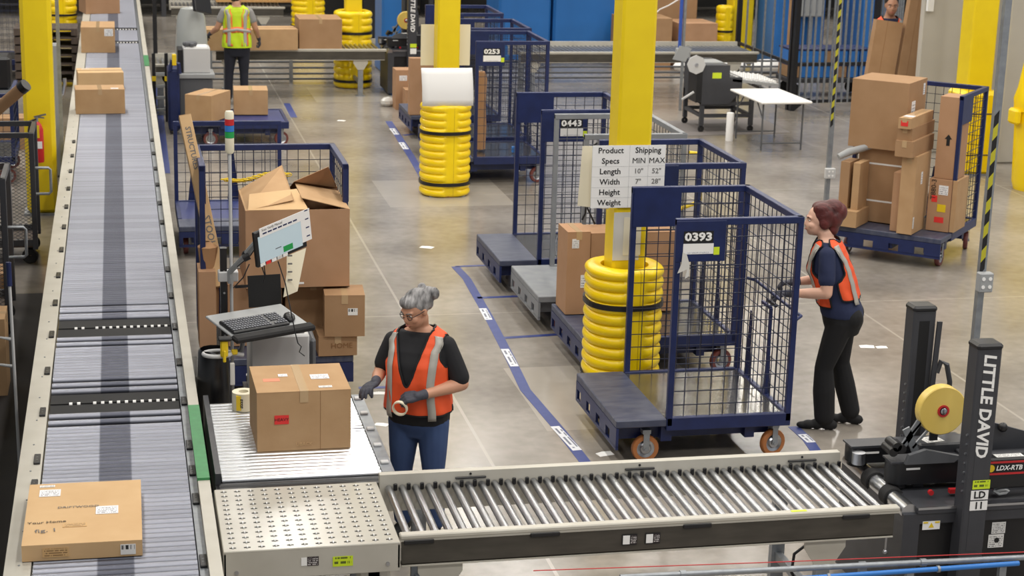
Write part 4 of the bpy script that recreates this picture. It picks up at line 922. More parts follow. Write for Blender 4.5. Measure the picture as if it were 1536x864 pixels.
def hand(mb, W, d, nrm, side, curl=(25, 35, 25), spread=.05, rs=1.0, thumb=None, fcurl=None):
    W = Vector(W); d = Vector(d).normalized(); nrm = Vector(nrm); nrm = (nrm-d*nrm.dot(d)).normalized(); ac = d.cross(nrm).normalized()*side
    # ac points to the thumb side
    for i, (Lf, off) in enumerate(((.076, .078), (.084, .084), (.078, .08), (.06, .072))):
        x = (1.5-i)*.0205; kn = W+d*off+ac*x
        limb(mb, [(W+d*.005+ac*x*.55, .0155*rs), (W+d*.045+ac*x*.95, .0155*rs), (kn, .0125*rs)], 10)
        dirv = (d+ac*(1.5-i)*spread).normalized(); p = kn; seg = (.45, .31, .24); rad = (.0115, .0105, .0095, .0085); cc = fcurl[i] if fcurl else curl
        pts = [(p, rad[0]*rs)]
        for k in range(3):
            axis = dirv.cross(nrm).normalized(); dirv = Matrix.Rotation(R(cc[k]), 3, axis) @ dirv
            n2 = nrm; nrm_k = Matrix.Rotation(R(cc[k]), 3, axis) @ nrm; p = p+dirv*Lf*seg[k]*1.08; pts.append((p, rad[k+1]*rs))
        limb(mb, pts, 10)
    t0 = W+d*.028+ac*.028; td = (d*.75+ac*.6+nrm*.3).normalized() if thumb is None else Vector(thumb).normalized()
    t1 = t0+td*.038; td2 = (td*.7+d*.45+nrm*.25).normalized(); t2 = t1+td2*.032; t3 = t2+(td2+nrm*.2).normalized()*.024
    limb(mb, [(t0, .016*rs), (t1, .0125*rs), (t2, .0115*rs), (t3, .0095*rs)], 10)
def person(label, base, yaw, sp):
    t = thing('person', label, 'person', base, yaw); s = sp.get('scale', 1); t.scale = (s, s, s)
    prof = sp['prof']; vox = sp.get('vox', .006); skin = sp['skin']
    zt = prof[-1][0]
    Hc = Vector(sp['head']); hy, hp, hr = sp['head_rot']; Hm = Matrix.Rotation(hy, 3, 'Z') @ Matrix.Rotation(hp, 3, 'X') @ Matrix.Rotation(hr, 3, 'Y')
    def H(x, y, z): return Hc+Hm @ Vector((x, y, z))
    body = MB()
    torso_loft(body, prof, prof[0][0], zt, -.012)
    nb = torso_pt(prof, zt, 0); cx, cy = interp(prof, zt)[:2]
    limb(body, [((cx, cy+.005, zt-.05), .066), ((cx, cy, zt+.01), .056), (H(0, .02, -.075), .052)])
    # head
    body.sph(H(0, .012, .022), (.074, .094, .098), 20, 14, Hm); body.sph(H(0, -.03, -.042), (.060, .066, .072), 18, 12, Hm); body.sph(H(0, -.058, -.088), (.028, .026, .022), 12, 8, Hm)
    for sx in (-1, 1):
        body.sph(H(sx*.036, -.058, -.03), (.028, .026, .026), 12, 8, Hm); body.sph(H(sx*.074, .012, -.008), (.010, .019, .031), 10, 8, Hm)
    limb(body, [(H(0, -.080, .012), .010), (H(0, -.097, -.022), .0125), (H(0, -.092, -.033), .013)], 10)
    for sx in (-1, 1): body.sph(H(sx*.011, -.088, -.034), .010, 10, 6)
    limb(body, [(H(-.042, -.068, .026), .012), (H(0, -.080, .026), .012), (H(.042, -.068, .026), .012)], 10)
    limb(body, [(H(-.018, -.082, -.062), .009), (H(0, -.088, -.061), .011), (H(.018, -.082, -.062), .009)], 10)
    for a in sp['arms']:
        S_, E_, W_ = [Vector(p) for p in a['j']]; ra = a.get('r', 1.0)
        m1 = S_.lerp(E_, .45); m2 = E_.lerp(W_, .3)
        limb(body, [(S_, .056*ra), (m1, .053*ra), (E_, .043*ra), (m2, .043*ra), (E_.lerp(W_, .7), .034*ra), (W_, .027)])
        hand(body, W_+(W_-E_).normalized()*.01, a['d'], a['n'], a['side'], a.get('curl', (25, 35, 25)), rs=.86, thumb=a.get('thumb'), fcurl=a.get('fcurl'))
    for l in sp['legs']:
        Hp, K, A = [Vector(p) for p in l['j']]
        limb(body, [(Hp, .08), (K, .05), (A, .035)])
    bo = fuse(body, 'body', skin, t, vox, 5)
    # eyes, brows, lips
    for sx in (-1, 1):
        MB().sph(H(sx*.031, -.0735, .006), (.012, .007, .006), 12, 8, Hm).build('eye', M['eyewhite'], bo, 60); MB().sph(H(sx*.031, -.0785, .006), (.0055, .004, .0055), 10, 6, Hm).build('iris', M['hair_dark'], bo, 60)
        limb_b = MB(); limb(limb_b, [(H(sx*.016, -.0875, .026), .0035), (H(sx*.034, -.083, .031), .004), (H(sx*.05, -.070, .026), .003)], 6); limb_b.build('eyebrow', sp['hairmat'], bo, 60)
    lp = MB(); limb(lp, [(H(-.022, -.0845, -.063), .003), (H(-.008, -.096, -.061), .0055), (H(.008, -.096, -.061), .0055), (H(.022, -.0845, -.063), .003)], 8); lp.build('lips', M['lips'], bo, 60)
    # shirt
    sh = MB(); torso_loft(sh, prof, sp['shirt'][0], zt-.034, .006)
    for sx in (-1, 1):
        if sp.get('bust'): sh.sph((sx*.075, sp['bust'][0], sp['bust'][1]), (.078, .07, .075), 14, 10)
    for a in sp['arms']:
        S_, E_, W_ = [Vector(p) for p in a['j']]; k = a.get('sleeve', .72); ra = a.get('r', 1.0)
        limb(sh, [(S_, .060*ra), (S_.lerp(E_, k*.6), .064*ra), (S_.lerp(E_, k*.97), .064*ra), (S_.lerp(E_, k), .060*ra)])
    fuse(sh, 'shirt', sp['shirtmat'], t, max(vox, .008), 5)
    # trousers
    tr = MB(); torso_loft(tr, prof, sp['hip'][0], sp['hip'][1], .002, m=8)
    for l in sp['legs']:
        Hp, K, A = [Vector(p) for p in l['j']]; f = l.get('flare', 1.0); rt = sp.get('thigh', 1.0)
        limb(tr, [(Hp, .108*rt), (Hp.lerp(K, .5), .092*rt), (K, .071*rt), (K.lerp(A, .45), .066*rt*f), (A+Vector((0, 0, .02)), .060*f)])
    for sx in (-1, 1):
        if sp.get('seat'): tr.sph((sx*.085, sp['seat'][0], sp['seat'][1]), .095, 14, 10)
    fuse(tr, 'trousers', sp['trousermat'], t, max(vox, .008), 6)
    # shoes
    for l in sp['legs']:
        A = Vector(l['j'][2]); fd = Vector(l['toe']).normalized(); sd = Vector((-fd.y, fd.x, 0)); b = MB()
        for k, (q, rx_, rz_) in enumerate(((-.055, .034, .04), (-.02, .037, .05), (.05, .040, .042), (.11, .044, .034), (.155, .034, .026))):
            Mx = Matrix((fd*.05, sd*rx_, Vector((0, 0, rz_)))).transposed(); b.sph(Vector((A.x, A.y, A.z-.091+rz_))+fd*q, 1, 12, 8, Mx)
        fuse(b, 'shoe', sp.get('shoemat', M['blackmat']), t, .008, 4)
    # gloves
    if sp.get('glovemat'):
        for a in sp['arms']:
            S_, E_, W_ = [Vector(p) for p in a['j']]; b = MB(); dd = (W_-E_).normalized()
            hand(b, W_+dd*.01, a['d'], a['n'], a['side'], a.get('curl', (25, 35, 25)), rs=1.12, thumb=a.get('thumb'), fcurl=a.get('fcurl')); limb(b, [(W_-dd*.035, .033), (W_+dd*.02, .029)])
            fuse(b, 'glove', sp['glovemat'], t, .0045, 3)
    # hair
    hb = MB()
    for c, r_ in sp['hair']: hb.sph(H(*c), r_, 16, 12, Hm)
    ho = fuse(hb, 'hair', sp['hairmat'], t, .006, 12)
    if sp.get('glasses'):
        for sx in (-1, 1):
            MB().tube([H(sx*.033+.023*math.cos(a), -.094+.010*abs(math.cos(a)) , .002+.015*math.sin(a)) for a in [k*2*math.pi/16 for k in range(16)]], .0024, 6, True).tube([H(sx*.055, -.086, .006), H(sx*.078, -.03, .008), H(sx*.08, .012, .006)], .0024, 6).build('glasses', M['black'], t, 50)
        MB().tube([H(-.01, -.100, .006), H(0, -.103, .008), H(.01, -.100, .006)], .002, 6).build('glasses_bridge', M['black'], t)
    # vest
    v = sp['vest']; zb, zv, ztop = v['z']; nz, nt = 64, 144; ids = {}; vs = []; fs = []
    def edge(z): # half width of the front opening
        if z < zv: return v.get('gap', .0)
        return v.get('gap', .0)+(v['neck']-v.get('gap', .0))*((z-zv)/(ztop-zv))**v.get('pow', .9)
    def keep(z, th):
        p = torso_pt(prof, z, th); c = interp(prof, z); x = p.x-c[0]; front = math.cos(th) > 0
        if front and abs(x-v.get('shift', 0)*(1 if z < zv else 1)) < edge(z): return False
        if not front and z > ztop-.02 and abs(x) < .06: return False
        if z > v['armpit'] and abs(x) > v['xarm']+.03*max(0, (v['armpit']+.06-z)/.06): return False
        if abs(abs(th)-math.pi/2) < v.get('side', .05) and z < (zb+.05 if 'side' not in v else 9): return False
        if not front and z < zb+v.get('backhem', 0): return False
        if front and 'side' in v and z > 9: return False
        return True
    def vid(j, i):
        i %= nt
        if (j, i) not in ids:
            z = zb+(ztop-zb)*j/nz; th = 2*math.pi*i/nt; fl = .006*math.sin(th*9+z*14)*(1-(z-zb)/(ztop-zb)); ids[j, i] = len(vs); vs.append(torso_pt(prof, z, th, .02+fl))
        return ids[j, i]
    rim = []
    K = [[keep(zb+(ztop-zb)*(j+.5)/nz, 2*math.pi*(i+.5)/nt-(2*math.pi if (i+.5) > nt/2 else 0)) for i in range(nt)] for j in range(nz)]
    for j in range(nz):
        for i in range(nt):
            if K[j][i]: fs.append((vid(j, i), vid(j, i+1), vid(j+1, i+1), vid(j+1, i)))
    ec = {}
    for f in fs:
        for a, b in zip(f, f[1:]+f[:1]): ec[tuple(sorted((a, b)))] = ec.get(tuple(sorted((a, b))), 0)+1
    # relax the cut edges so that they run smoothly
    bn = {}
    for (a, b), c in ec.items():
        if c == 1: bn.setdefault(a, []).append(b); bn.setdefault(b, []).append(a)
    for _ in range(8):
        new = {a: (vs[a]*2+sum((vs[q] for q in l), Vector()))/(2+len(l)) for a, l in bn.items()}
        for a, p in new.items(): vs[a] = p
    vo = MB().add(vs, fs).build('safety_vest', v['mat'], t, 80); md = vo.modifiers.new('s', 'SOLIDIFY'); md.thickness = .004; md.offset = 0
    seen = set()
    for a0 in bn:
        if a0 in seen: continue
        comp = []; stack = [a0]; seen.add(a0)
        while stack:
            a = stack.pop(); comp.append(a)
            for q in bn[a]:
                if q not in seen: seen.add(q); stack.append(q)
        tb_ = MB(); cs = set(comp)
        for a in comp:
            for q in bn[a]:
                if a < q: tb_.bar(vs[a], vs[q], .010, .010)
        tb_.build('binding', v['trim'], vo)
    for st_ in v['stripes']:
        for wd, off, mt, nm in ((st_.get('border', 0), .0245, v.get('bordermat'), 'stripe_border'), (st_['w'], .027, M['reflect'], 'reflective_stripe')):
            if not wd: continue
            mb = MB(); pts = st_['path']; n = 30; L_ = []
            for k in range(n+1):
                u = k/n*(len(pts)-1); i = min(int(u), len(pts)-2); f = u-i; z = pts[i][0]*(1-f)+pts[i+1][0]*f; th = pts[i][1]*(1-f)+pts[i+1][1]*f
                dz = pts[i+1][0]-pts[i][0]; dt = (pts[i+1][1]-pts[i][1]); c = interp(prof, z); rr = (c[2]+c[3])/2; ln = math.hypot(dz, dt*rr) or 1
                nz_, nt_ = -dt*rr/ln, dz/ln
                L_ += [torso_pt(prof, z+nz_*wd/2*sg_, th+nt_*wd/2*sg_/rr, off) for sg_ in (-1, 1)]
            mb.add(L_, [(2*k, 2*k+1, 2*k+3, 2*k+2) for k in range(n)]); so = mb.build(nm, mt, vo, 80)
            md = so.modifiers.new('s', 'SOLIDIFY'); md.thickness = .002; md.offset = 0
    return t, H
M['eyewhite'] = mat('eye_white', 'E6E0DA', .3); M['lips'] = mat('lips', 'A9655A', .5)
M['hair_dark'] = mat('dark_brown_hair', '241A16', .5); M['reflect'] = mat('silver_reflective_tape', 'A8A49C', .35)
M['hair_grey'] = mat('grey_streaked_hair', '39383A', .5, var='A3A1A1', scale=9, amount=.45, stretch=(6, 1.2, 1.5), bump=.5, bscale=30)
M['hair_red'] = mat('auburn_hair', '3A1717', .45, var='6A2B28', scale=9, amount=.5, stretch=(5, 1, 1.5), bump=.4, bscale=30)
M['skin1'] = mat('skin_warm', 'C79478', .5, var='BE8A6E', scale=12); M['skin2'] = mat('skin_light', 'DCB09A', .5, var='D3A48C', scale=12); M['skin3'] = mat('skin_tan', 'B5876C', .5)
M['orange'] = mat('orange_vest_fabric', 'EF5A2A', .65, var='E04F22', scale=7, bump=.25, bscale=12); M['limevest'] = mat('lime_vest_fabric', 'C6E01E', .65, var='B7D315', scale=7, bump=.25, bscale=12)
M['orangetrim'] = mat('orange_trim', 'E8743A', .6)
M['tshirt'] = mat('black_cotton', '18181C', .85, bump=.3, bscale=9); M['navyshirt'] = mat('navy_cotton', '1E2747', .85, bump=.3, bscale=9); M['greyshirt'] = mat('grey_cotton', '8C8A88', .85)
M['jeans'] = mat('blue_denim', '2B3D66', .85, var='3E547E', scale=6, amount=.6, bump=.3, bscale=9, stretch=(1, 1, .5)); M['blackcloth'] = mat('black_stretch_cloth', '0F0F12', .85, bump=.2, bscale=7); M['navytrouser'] = mat('dark_navy_trousers', '1A1C28', .85, bump=.25, bscale=8)
M['glove'] = mat('grey_work_glove', '3F404A', .75, bump=.3, bscale=60)
PI = math.pi
# --- woman with grey hair and orange vest
prof1 = [(.70, 0, .02, .150, .110), (.80, 0, .015, .192, .145), (.90, 0, .0, .200, .158), (1.0, 0, -.01, .188, .160), (1.10, 0, -.018, .185, .160), (1.2, 0, -.018, .190, .152), (1.28, 0, -.005, .188, .132), (1.34, 0, .005, .182, .108), (1.385, 0, .01, .150, .088), (1.415, 0, .008, .105, .075), (1.44, 0, 0, .064, .062)]
w1, H1 = person('woman with grey hair and glasses in an orange vest and jeans taping a box', (1.765, 10.50, 0), R(-27), dict(
    scale=.965, prof=prof1, skin=M['skin1'], vox=.006, head=(-.012, -.07, 1.556), head_rot=(R(-30), R(24), R(2)),
    hair=[((0, .030, .040), (.084, .093, .092)), ((0, -.030, .080), (.066, .058, .040)), ((.0, .095, .00), (.06, .045, .06)), ((.02, .125, .055), (.042, .04, .045)), ((.045, .15, .04), (.03, .035, .045)), ((-.03, .125, .085), (.03, .03, .028))], hairmat=M['hair_grey'], glasses=True,
    shirt=(.80, ), shirtmat=M['tshirt'], hip=(.70, .93), trousermat=M['jeans'], thigh=1.02, glovemat=M['glove'],
    arms=[dict(j=((-.180, .0, 1.32), (-.262, -.01, 1.10), (-.22, -.225, 1.10)), d=(-.25, -.95, -.10), n=(.15, -.1, -1), side=-1, curl=(18, 30, 22), r=1.0, thumb=(.55, -.5, -.65)),
          dict(j=((.180, .0, 1.32), (.285, -.0, 1.075), (.08, -.235, 1.045)), d=(-.93, -.33, -.12), n=(-.25, .5, -.85), side=-1, curl=(45, 60, 45), r=1.05, sleeve=.85, thumb=(-.75, -.1, -.65))],
    legs=[dict(j=((-.095, .0, .80), (-.105, -.02, .46), (-.11, .03, .09)), toe=(-.15, -1, 0)), dict(j=((.095, .0, .80), (.115, -.03, .46), (.12, .02, .09)), toe=(.25, -1, 0))],
    vest=dict(z=(.885, 1.07, 1.43), neck=.105, gap=.0, pow=.75, armpit=1.20, xarm=.150, mat=M['orange'], trim=M['ink'], shift=-.02,
        stripes=[dict(w=.042, path=((.85, .62), (1.1, .62), (1.3, .68), (1.39, .95))), dict(w=.042, path=((.85, -.72), (1.1, -.72), (1.3, -.72), (1.39, -.98))), dict(w=.042, path=((.85, PI-.6), (1.3, PI-.6), (1.39, PI-.9))), dict(w=.042, path=((.85, PI+.6), (1.3, PI+.6), (1.39, PI+.9)))])))
# ring of tape in her left hand
_m = Matrix.Translation(w1.location) @ Matrix.Rotation(w1.rotation_euler.z, 4, 'Z') @ Matrix.Scale(.965, 4)
c = _m @ Vector((-.035, -.285, .965))
rt = thing('tape_roll', 'thin roll of cream tape held in the gloved hand', 'tape', c); rt.rotation_euler = (R(12), R(10), R(-25))
MB().lathe([(.040, -.011), (.048, -.011), (.048, .011), (.040, .011), (.040, -.011)], 28, (0, 0, 0), 'y').build('roll', M['cream'], rt, 40)
# --- woman pushing the cart
ql = lambda y: -.20*max(0, (y-.9))*.9
prof2 = [(.74, 0, .03, .145, .120), (.84, 0, .03, .182, .150), (.93, 0, .01, .183, .152), (1.02, 0, -.02, .165, .140), (1.12, 0, -.055, .168, .146), (1.22, 0, -.092, .175, .150), (1.30, 0, -.105, .178, .125), (1.365, 0, -.115, .172, .105), (1.41, 0, -.12, .14, .085), (1.44, 0, -.128, .095, .073), (1.465, 0, -.14, .06, .06)]
bw = G(1246, 640)
w2, H2 = person('woman with auburn hair in an orange vest pushing the front cart', (bw.x+.01, bw.y+.02, 0), R(-116), dict(
    scale=1.01, prof=prof2, skin=M['skin2'], vox=.006, head=(0, -.20, 1.575), head_rot=(R(14), R(2), 0),
    hair=[((0, .040, .044), (.091, .102, .104)), ((0, .105, .02), (.082, .075, .095)), ((0, .10, .09), (.07, .08, .07)), ((0, .15, .06), (.06, .06, .07)), ((.0, .10, -.065), (.062, .05, .055)), ((.035, .02, .09), (.05, .07, .05)), ((-.035, .02, .09), (.05, .07, .05)), ((.07, .035, -.01), (.022, .045, .05)), ((-.07, .035, -.01), (.022, .045, .05))], hairmat=M['hair_red'],
    seat=(.085, .875), bust=(-.155, 1.20), shirt=(.88, ), shirtmat=M['navyshirt'], hip=(.74, .99), trousermat=M['blackcloth'], thigh=.98, glovemat=M['glove'],
    arms=[dict(j=((-.18, -.11, 1.36), (-.235, -.10, 1.09), (-.13, -.36, 1.06)), d=(.05, -.96, -.15), n=(.1, -.25, -1), side=-1, curl=(50, 60, 40)),
          dict(j=((.18, -.11, 1.36), (.255, -.09, 1.09), (.15, -.37, 1.04)), d=(-.1, -.96, -.10), n=(-.1, -.25, -1), side=1, curl=(50, 60, 40), sleeve=.68)],
    legs=[dict(j=((-.085, .02, .84), (-.095, .03, .48), (-.10, .13, .09)), toe=(.0, -1, 0), flare=1.22), dict(j=((.085, .02, .84), (.095, -.08, .48), (.10, -.05, .09)), toe=(.1, -1, 0), flare=1.3)],
    vest=dict(z=(.96, 1.10, 1.455), neck=.08, gap=.03, pow=.7, armpit=1.16, xarm=.135, side=.24, backhem=.06, mat=M['orange'], trim=M['ink'],
        stripes=[dict(w=.042, path=((.99, .62), (1.3, .62), (1.42, .95))), dict(w=.042, path=((.99, -.62), (1.3, -.62), (1.42, -.95))), dict(w=.042, path=((.99, PI-.62), (1.3, PI-.6), (1.42, PI-.9))), dict(w=.042, path=((.99, PI+.62), (1.3, PI+.6), (1.42, PI+.9)))])))
# --- worker in the lime vest at the far conveyor
prof3 = [(z*1.03, cx, cy, rx*.98, ry*.88) for z, cx, cy, rx, ry in prof1]
person('worker in a lime vest seen from behind at the far conveyor', (1.80, 28.25, 0), R(178), dict(
    scale=1.04, prof=prof3, skin=M['skin3'], vox=.009, head=(0, -.06, 1.555), head_rot=(R(-20), R(22), 0),
    hair=[((0, .025, .045), (.082, .093, .088)), ((0, .06, .0), (.07, .05, .06))], hairmat=M['hair_dark'],
    shirt=(.9, ), shirtmat=M['greyshirt'], hip=(.72, .95), trousermat=M['navytrouser'], thigh=.95, glovemat=M['glove'],
    arms=[dict(j=((-.19, .0, 1.375), (-.275, -.01, 1.13), (-.33, -.16, .96)), d=(-.2, -.6, -.75), n=(1, 0, -.2), side=-1, sleeve=.5), dict(j=((.19, .0, 1.375), (.285, -.02, 1.13), (.39, -.16, 1.03)), d=(.4, -.75, -.4), n=(-.3, 0, -1), side=1, sleeve=.5)],
    legs=[dict(j=((-.095, .0, .82), (-.10, .0, .47), (-.10, .03, .09)), toe=(-.15, -1, 0)), dict(j=((.095, .0, .82), (.12, .0, .47), (.14, .03, .09)), toe=(.15, -1, 0))],
    vest=dict(z=(.86, 1.15, 1.47), neck=.07, gap=.01, armpit=1.24, xarm=.160, mat=M['limevest'], trim=M['limevest'], bordermat=M['orangetrim'],
        stripes=[dict(w=.04, border=.085, path=((.88, PI-.55), (1.33, PI-.6), (1.42, PI-.9))), dict(w=.04, border=.085, path=((.88, PI+.55), (1.33, PI+.6), (1.42, PI+.9))), dict(w=.04, border=.085, path=((1.08, PI-1.45), (1.13, PI), (1.08, PI+1.45)))])))
# ------------------------------------------------------------------ far packing line
pack_conveyor('far roller conveyor with two cartons where the lime vest worker stands', 0, 2.75, -.46, .46, (1.5, 29.45, 0), detail=False)
pack_conveyor('far beige roller conveyor on the right in front of the blue cabinets', 0, 4.1, -.46, .46, (6.4, 29.1, 0), detail=False)
carton_px('long low carton on the far conveyor behind the worker', (304, 76), (447, 75), ZR, .5, .33, mk='card', seam='x')
carton_px('tall carton on the far conveyor right of the long low one', (449, 74), (513, 74), ZR, .75, .48, mk='card2', seam='y')
def rail_set(label, x0, x1, y, zs, h=.62):
    t = thing('guard_rail', label, 'rail', (x0, y, 0))
    for z in zs: MB().cyl((0, 0, z), (x1-x0, 0, z), .018, n=8).build('rail', M['dkgrey'], t, 40)
    for x in (0, (x1-x0)/2, x1-x0): MB().box(x-.03, x+.03, -.03, .03, 0, h).build('post', M['galv'], t)
rail_set('four grey guard rails seen under the far left conveyor', 1.5, 4.2, 30.55, (.06, .15, .25, .35))
rail_set('row of grey guard rails seen under the far right conveyor', 5.6, 11.9, 30.6, (.06, .15, .25, .35))
pack_conveyor('grey roller line far behind the lime vest worker', 0, 2.2, -.46, .46, (1.0, 36.0, 0), detail=False, fence=.03)
o = MB().box(0, 1.5, 0, .7, .0, .05).build('board', M['wood'], None, loc=(1.9, 36.05, .80)); tag(o, 'pale board lying on the farthest roller line', 'board')
# flat cart with two cartons
cage_cart('flat navy cart with two cartons near the worker', (1.60, 25.0, 0), 0, walls='', wheel='wheelred')
carton_px('carton turned at an angle on the flat navy cart', (278, 181), (317, 184), .345, .62, .36, mk='card')
carton_px('smaller carton facing front on the flat navy cart', (351, 172), (402, 172), .345, .45, .34, mk='card')
# second work station
pt = thing('label_printer', 'pale grey printer at the far work station', 'printer', (1.09, 26.3, .78))
MB().cb(-.19, .19, -.2, .2, 0, .36, .012).build('body', M['ltgrey'], pt); MB().cb(-.27, -.19, -.2, .2, 0, .34, .012).build('side_cover', M['black'], pt); MB().box(-.15, .15, -.15, .15, .36, .37).build('lid', M['white'], pt)
o = thing('barcode_scanner', 'grey barcode scanner lying on the far printer', 'tool', (1.0, 26.2, 1.152), .4); MB().cb(-.1, .1, -.05, .05, 0, .07, .02).cb(-.03, .03, -.09, -.04, .0, .05, .01).build('body', M['dkgrey'], o)
s2 = thing('printer_stand', 'grey storage bin standing under the far printer', 'bin', (1.07, 26.3, 0)); MB().cb(-.24, .24, -.24, .22, .02, .70, .02).build('bin', M['dkgrey'], s2); MB().cb(-.27, .27, -.26, .24, .70, .78, .015).build('rim', M['grey'], s2)
nb = thing('navy_cover', 'folded navy cart leaning upright beside the far work station', 'cart', (.74, 25.75, 0))
MB().cb(-.08, .08, -.3, .3, .05, .92, .03).build('panel', M['navy'], nb); MB().tube([(-.05, -.3, .9), (-.02, -.3, 1.04), (.07, -.3, 1.0), (.08, -.3, .86)], .03).build('handle', M['navy'], nb, 40)
MB().cb(-.02, .04, -.36, -.3, .98, 1.14, .01).build('clip', M['gold'], nb)
ws = thing('station_post', 'black equipment frame beside the main conveyor at the back', 'frame', (.55, 26.6, 0))
for x in (-.06, .12): MB().box(x-.025, x+.025, -.03, .03, 0, 1.0).build('post', M['black'], ws)
for z in (.15, .33, .5, .68): MB().box(-.06, .12, -.02, .02, z, z+.04).build('shelf_bar', M['grey'], ws)
for x in (-.06, .12): MB().box(x-.03, x+.03, -.04, -.03, .60, .67).build('tag', M['gold'], ws)
MB().box(-.06, .0, -.02, .02, 1.0, 2.2).build('upper_post', M['black'], ws)
sp2 = pack_conveyor('short roller spur at the far work station', 0, .5, -.4, .4, (.52, 27.6, 0), detail=False)
fb = thing('film_cover', 'clear film cover draped over equipment at the far work station', 'cover', (1.05, 26.9, 0))
MB().lathe([(.02, .8), (.24, .8), (.23, 1.2), (.2, 1.5), (.15, 1.62), (.01, 1.65)], 12).build('cover', mat('dull_film', 'A9ACAA', .35), fb, 50); MB().box(-.03, .03, -.03, .03, 0, .8).build('stem', M['char'], fb)
mo2 = thing('monitor', 'dark monitor seen from its side above the far work station', 'monitor', (1.20, 26.5, 1.60), .8); mo2.rotation_euler = (R(-15), R(12), .9)
MB().cb(-.2, .2, -.03, .03, 0, .34, .01).build('housing', M['black'], mo2); MB().cb(-.1, .1, .03, .08, .06, .26, .02).build('back_cover', M['dkgrey'], mo2)
# cartons by the middle column
carton('open carton standing on end beside the far conveyor', .46, .35, .62, (4.42, 29.0-1.3, 0), 0, 'card4', seam=None, labels=[('front', -.25, .3, .12, .08, 'label')])
carton('low carton in front of the standing open carton', .42, .3, .36, (4.50, 27.34, 0), 0, 'card4', seam='x')
carton('tall flat carton on the farthest cart left of the middle column', .46, .14, .80, (4.22, 24.98, .345), 0, 'card4', seam=None)
o = MB().sph((0, 0, .07), (.12, .1, .08), 9, 5).build('plastic_bag', M['film'], None, 30, loc=(4.12, 27.9, 0)); tag(o, 'crumpled clear plastic bag on the floor by the standing open carton', 'bag')
# ------------------------------------------------------------------ blue machines behind the line
def cabinet(label, x, y, w, d, h, mk='blue', doors=2, z0=0):
    t = thing('steel_cabinet', label, 'cabinet', (x, y, z0))
    MB().cb(0, w, 0, d, 0, h, .03).build('body', M[mk], t); n = doors
    for i in range(n):
        o = MB().cb(w*i/n+.03, w*(i+1)/n-.03, -.025, 0, .06, h-.05, .012).build('door', M[mk], t)
        MB().cb(w*(i+1)/n-.12, w*(i+1)/n-.09, -.05, -.025, h*.45, h*.55, .006).build('door_handle', M['black'], o)
    return t
cabinet('wide blue steel cabinet left of the front column', 6.95, 33.0, 1.0, 1.2, 3.4, doors=1); cabinet('tall blue steel cabinet partly behind the front column', 8.0, 33.0, 1.25, 1.2, 3.4, doors=1)
cabinet('narrow blue steel cabinet behind the distant tape machine', 4.55, 31.6, .5, .9, 3.2, doors=1)
cabinet('blue steel cabinet behind the fence', 12.1, 32.2, 1.0, 1.0, 3.2, doors=2); cabinet('blue steel cabinet at the right end of the fence', 13.7, 31.8, .6, 1.0, 3.2, doors=1)
t = thing('control_box', 'grey control box mounted on the blue cabinet behind the fence', 'box', (12.75, 32.05, 1.0)); MB().cb(-.25, .2, -.12, .12, 0, .5, .02).build('case', M['grey'], t); MB().box(-.03, .03, -.05, .05, -1.0, 0).build('stem', M['galv'], t)
cabinet('black steel cabinet between the two far bumpers', 4.05, 38.0, .9, .8, 2.4, 'black', 1)
cabinet('dark steel cabinet right of the far yellow column', 4.85, 36.6, 1.0, .8, 2.6, 'black', 1)
t = thing('storage_rack', 'dark storage rack filling the back of the hall', 'rack', (-8, 40.8, 0))
for x in range(0, 30, 3):
    for y in (0, 1.2): MB().box(x-.05, x+.05, y-.05, y+.05, 0, 4.2).build('upright', M['char'], t)
for z in (.6, 1.6, 2.6, 3.6): MB().box(0, 27, -.05, .02, z, z+.1).box(0, 27, .02, 1.25, z+.02, z+.06).build('shelf', M['char'], t)
for i, x in enumerate((-7.4, -5.2, -3.0, -1.1, .9, 2.7, 5.4, 7.6, 9.3, 11.2, 13.0, 15.4, 17.0)):
    w, h = random.uniform(.7, 1.4), random.uniform(.4, .75)
    carton('carton on the dark back rack, %s from the left' % ('first second third fourth fifth sixth seventh eighth ninth tenth eleventh twelfth thirteenth'.split()[i]), w, .8, h, (x, 41.35, (.66 if i % 2 else 1.66)), 0, random.choice(('card', 'card2', 'card4')), seam=None, group='cartons on the back rack')
# cardboard pile, paper, far column right
for i, (x, y, w, d, h, z, mk, lb) in enumerate(((9.55, 32.4, .95, .8, .95, 0, 'card2', 'large carton in the far pile right of the front column'), (10.55, 32.5, .75, .8, .85, 0, 'card4', 'carton in the far pile beside the yellow column'), (10.2, 33.5, 1.3, .7, 1.25, 0, 'card2', 'tall carton at the back of the far pile'), (10.35, 32.5, .9, .6, .42, .951, 'card4', 'carton lying on top of the far pile'))):
    if i == 3: x, y, z = 10.3, 33.5, 1.252
    carton(lb, w, d, h, (x, y, z), .06*i, mk, seam='x')
o = MB().tube([(0, 0, 0), (.12, 0, .12), (.3, 0, .2), (.5, 0, .32)], .012, 6).tube([(0, 0, 0), (.03, 0, .2), (.06, 0, .02)], .012, 6).build('paper_strip', M['white'], None, 40, loc=(9.75, 32.35, .96)); tag(o, 'white paper strip sticking up from the far carton pile', 'paper')
column('pair of far yellow column flanges right of the carton pile', 11.75, 33.2, .42)
bumper('small far yellow bumper left of the far right column', 11.36, 32.95, h=1.1, rad=.17, ribs=8, straps=(.62,))
o = MB().cb(0, .16, 0, .12, 0, 2.4, .01).build('cardboard_post', M['card2'], None, loc=(12.02, 31.2, 0)); tag(o, 'upright brown cardboard corner post left of the fence', 'post')
for i in range(3):
    o = MB().sph((0, 0, .12), (.35, .25, .13), 10, 6).build('paper_heap', M['white'], None, 40, loc=(10.3+i*.75, 31.62, .0)); tag(o, ('white paper heap nearest the small far bumper', 'white paper heap in the middle left of the fence', 'white paper heap right beside the cardboard post')[i], 'paper')
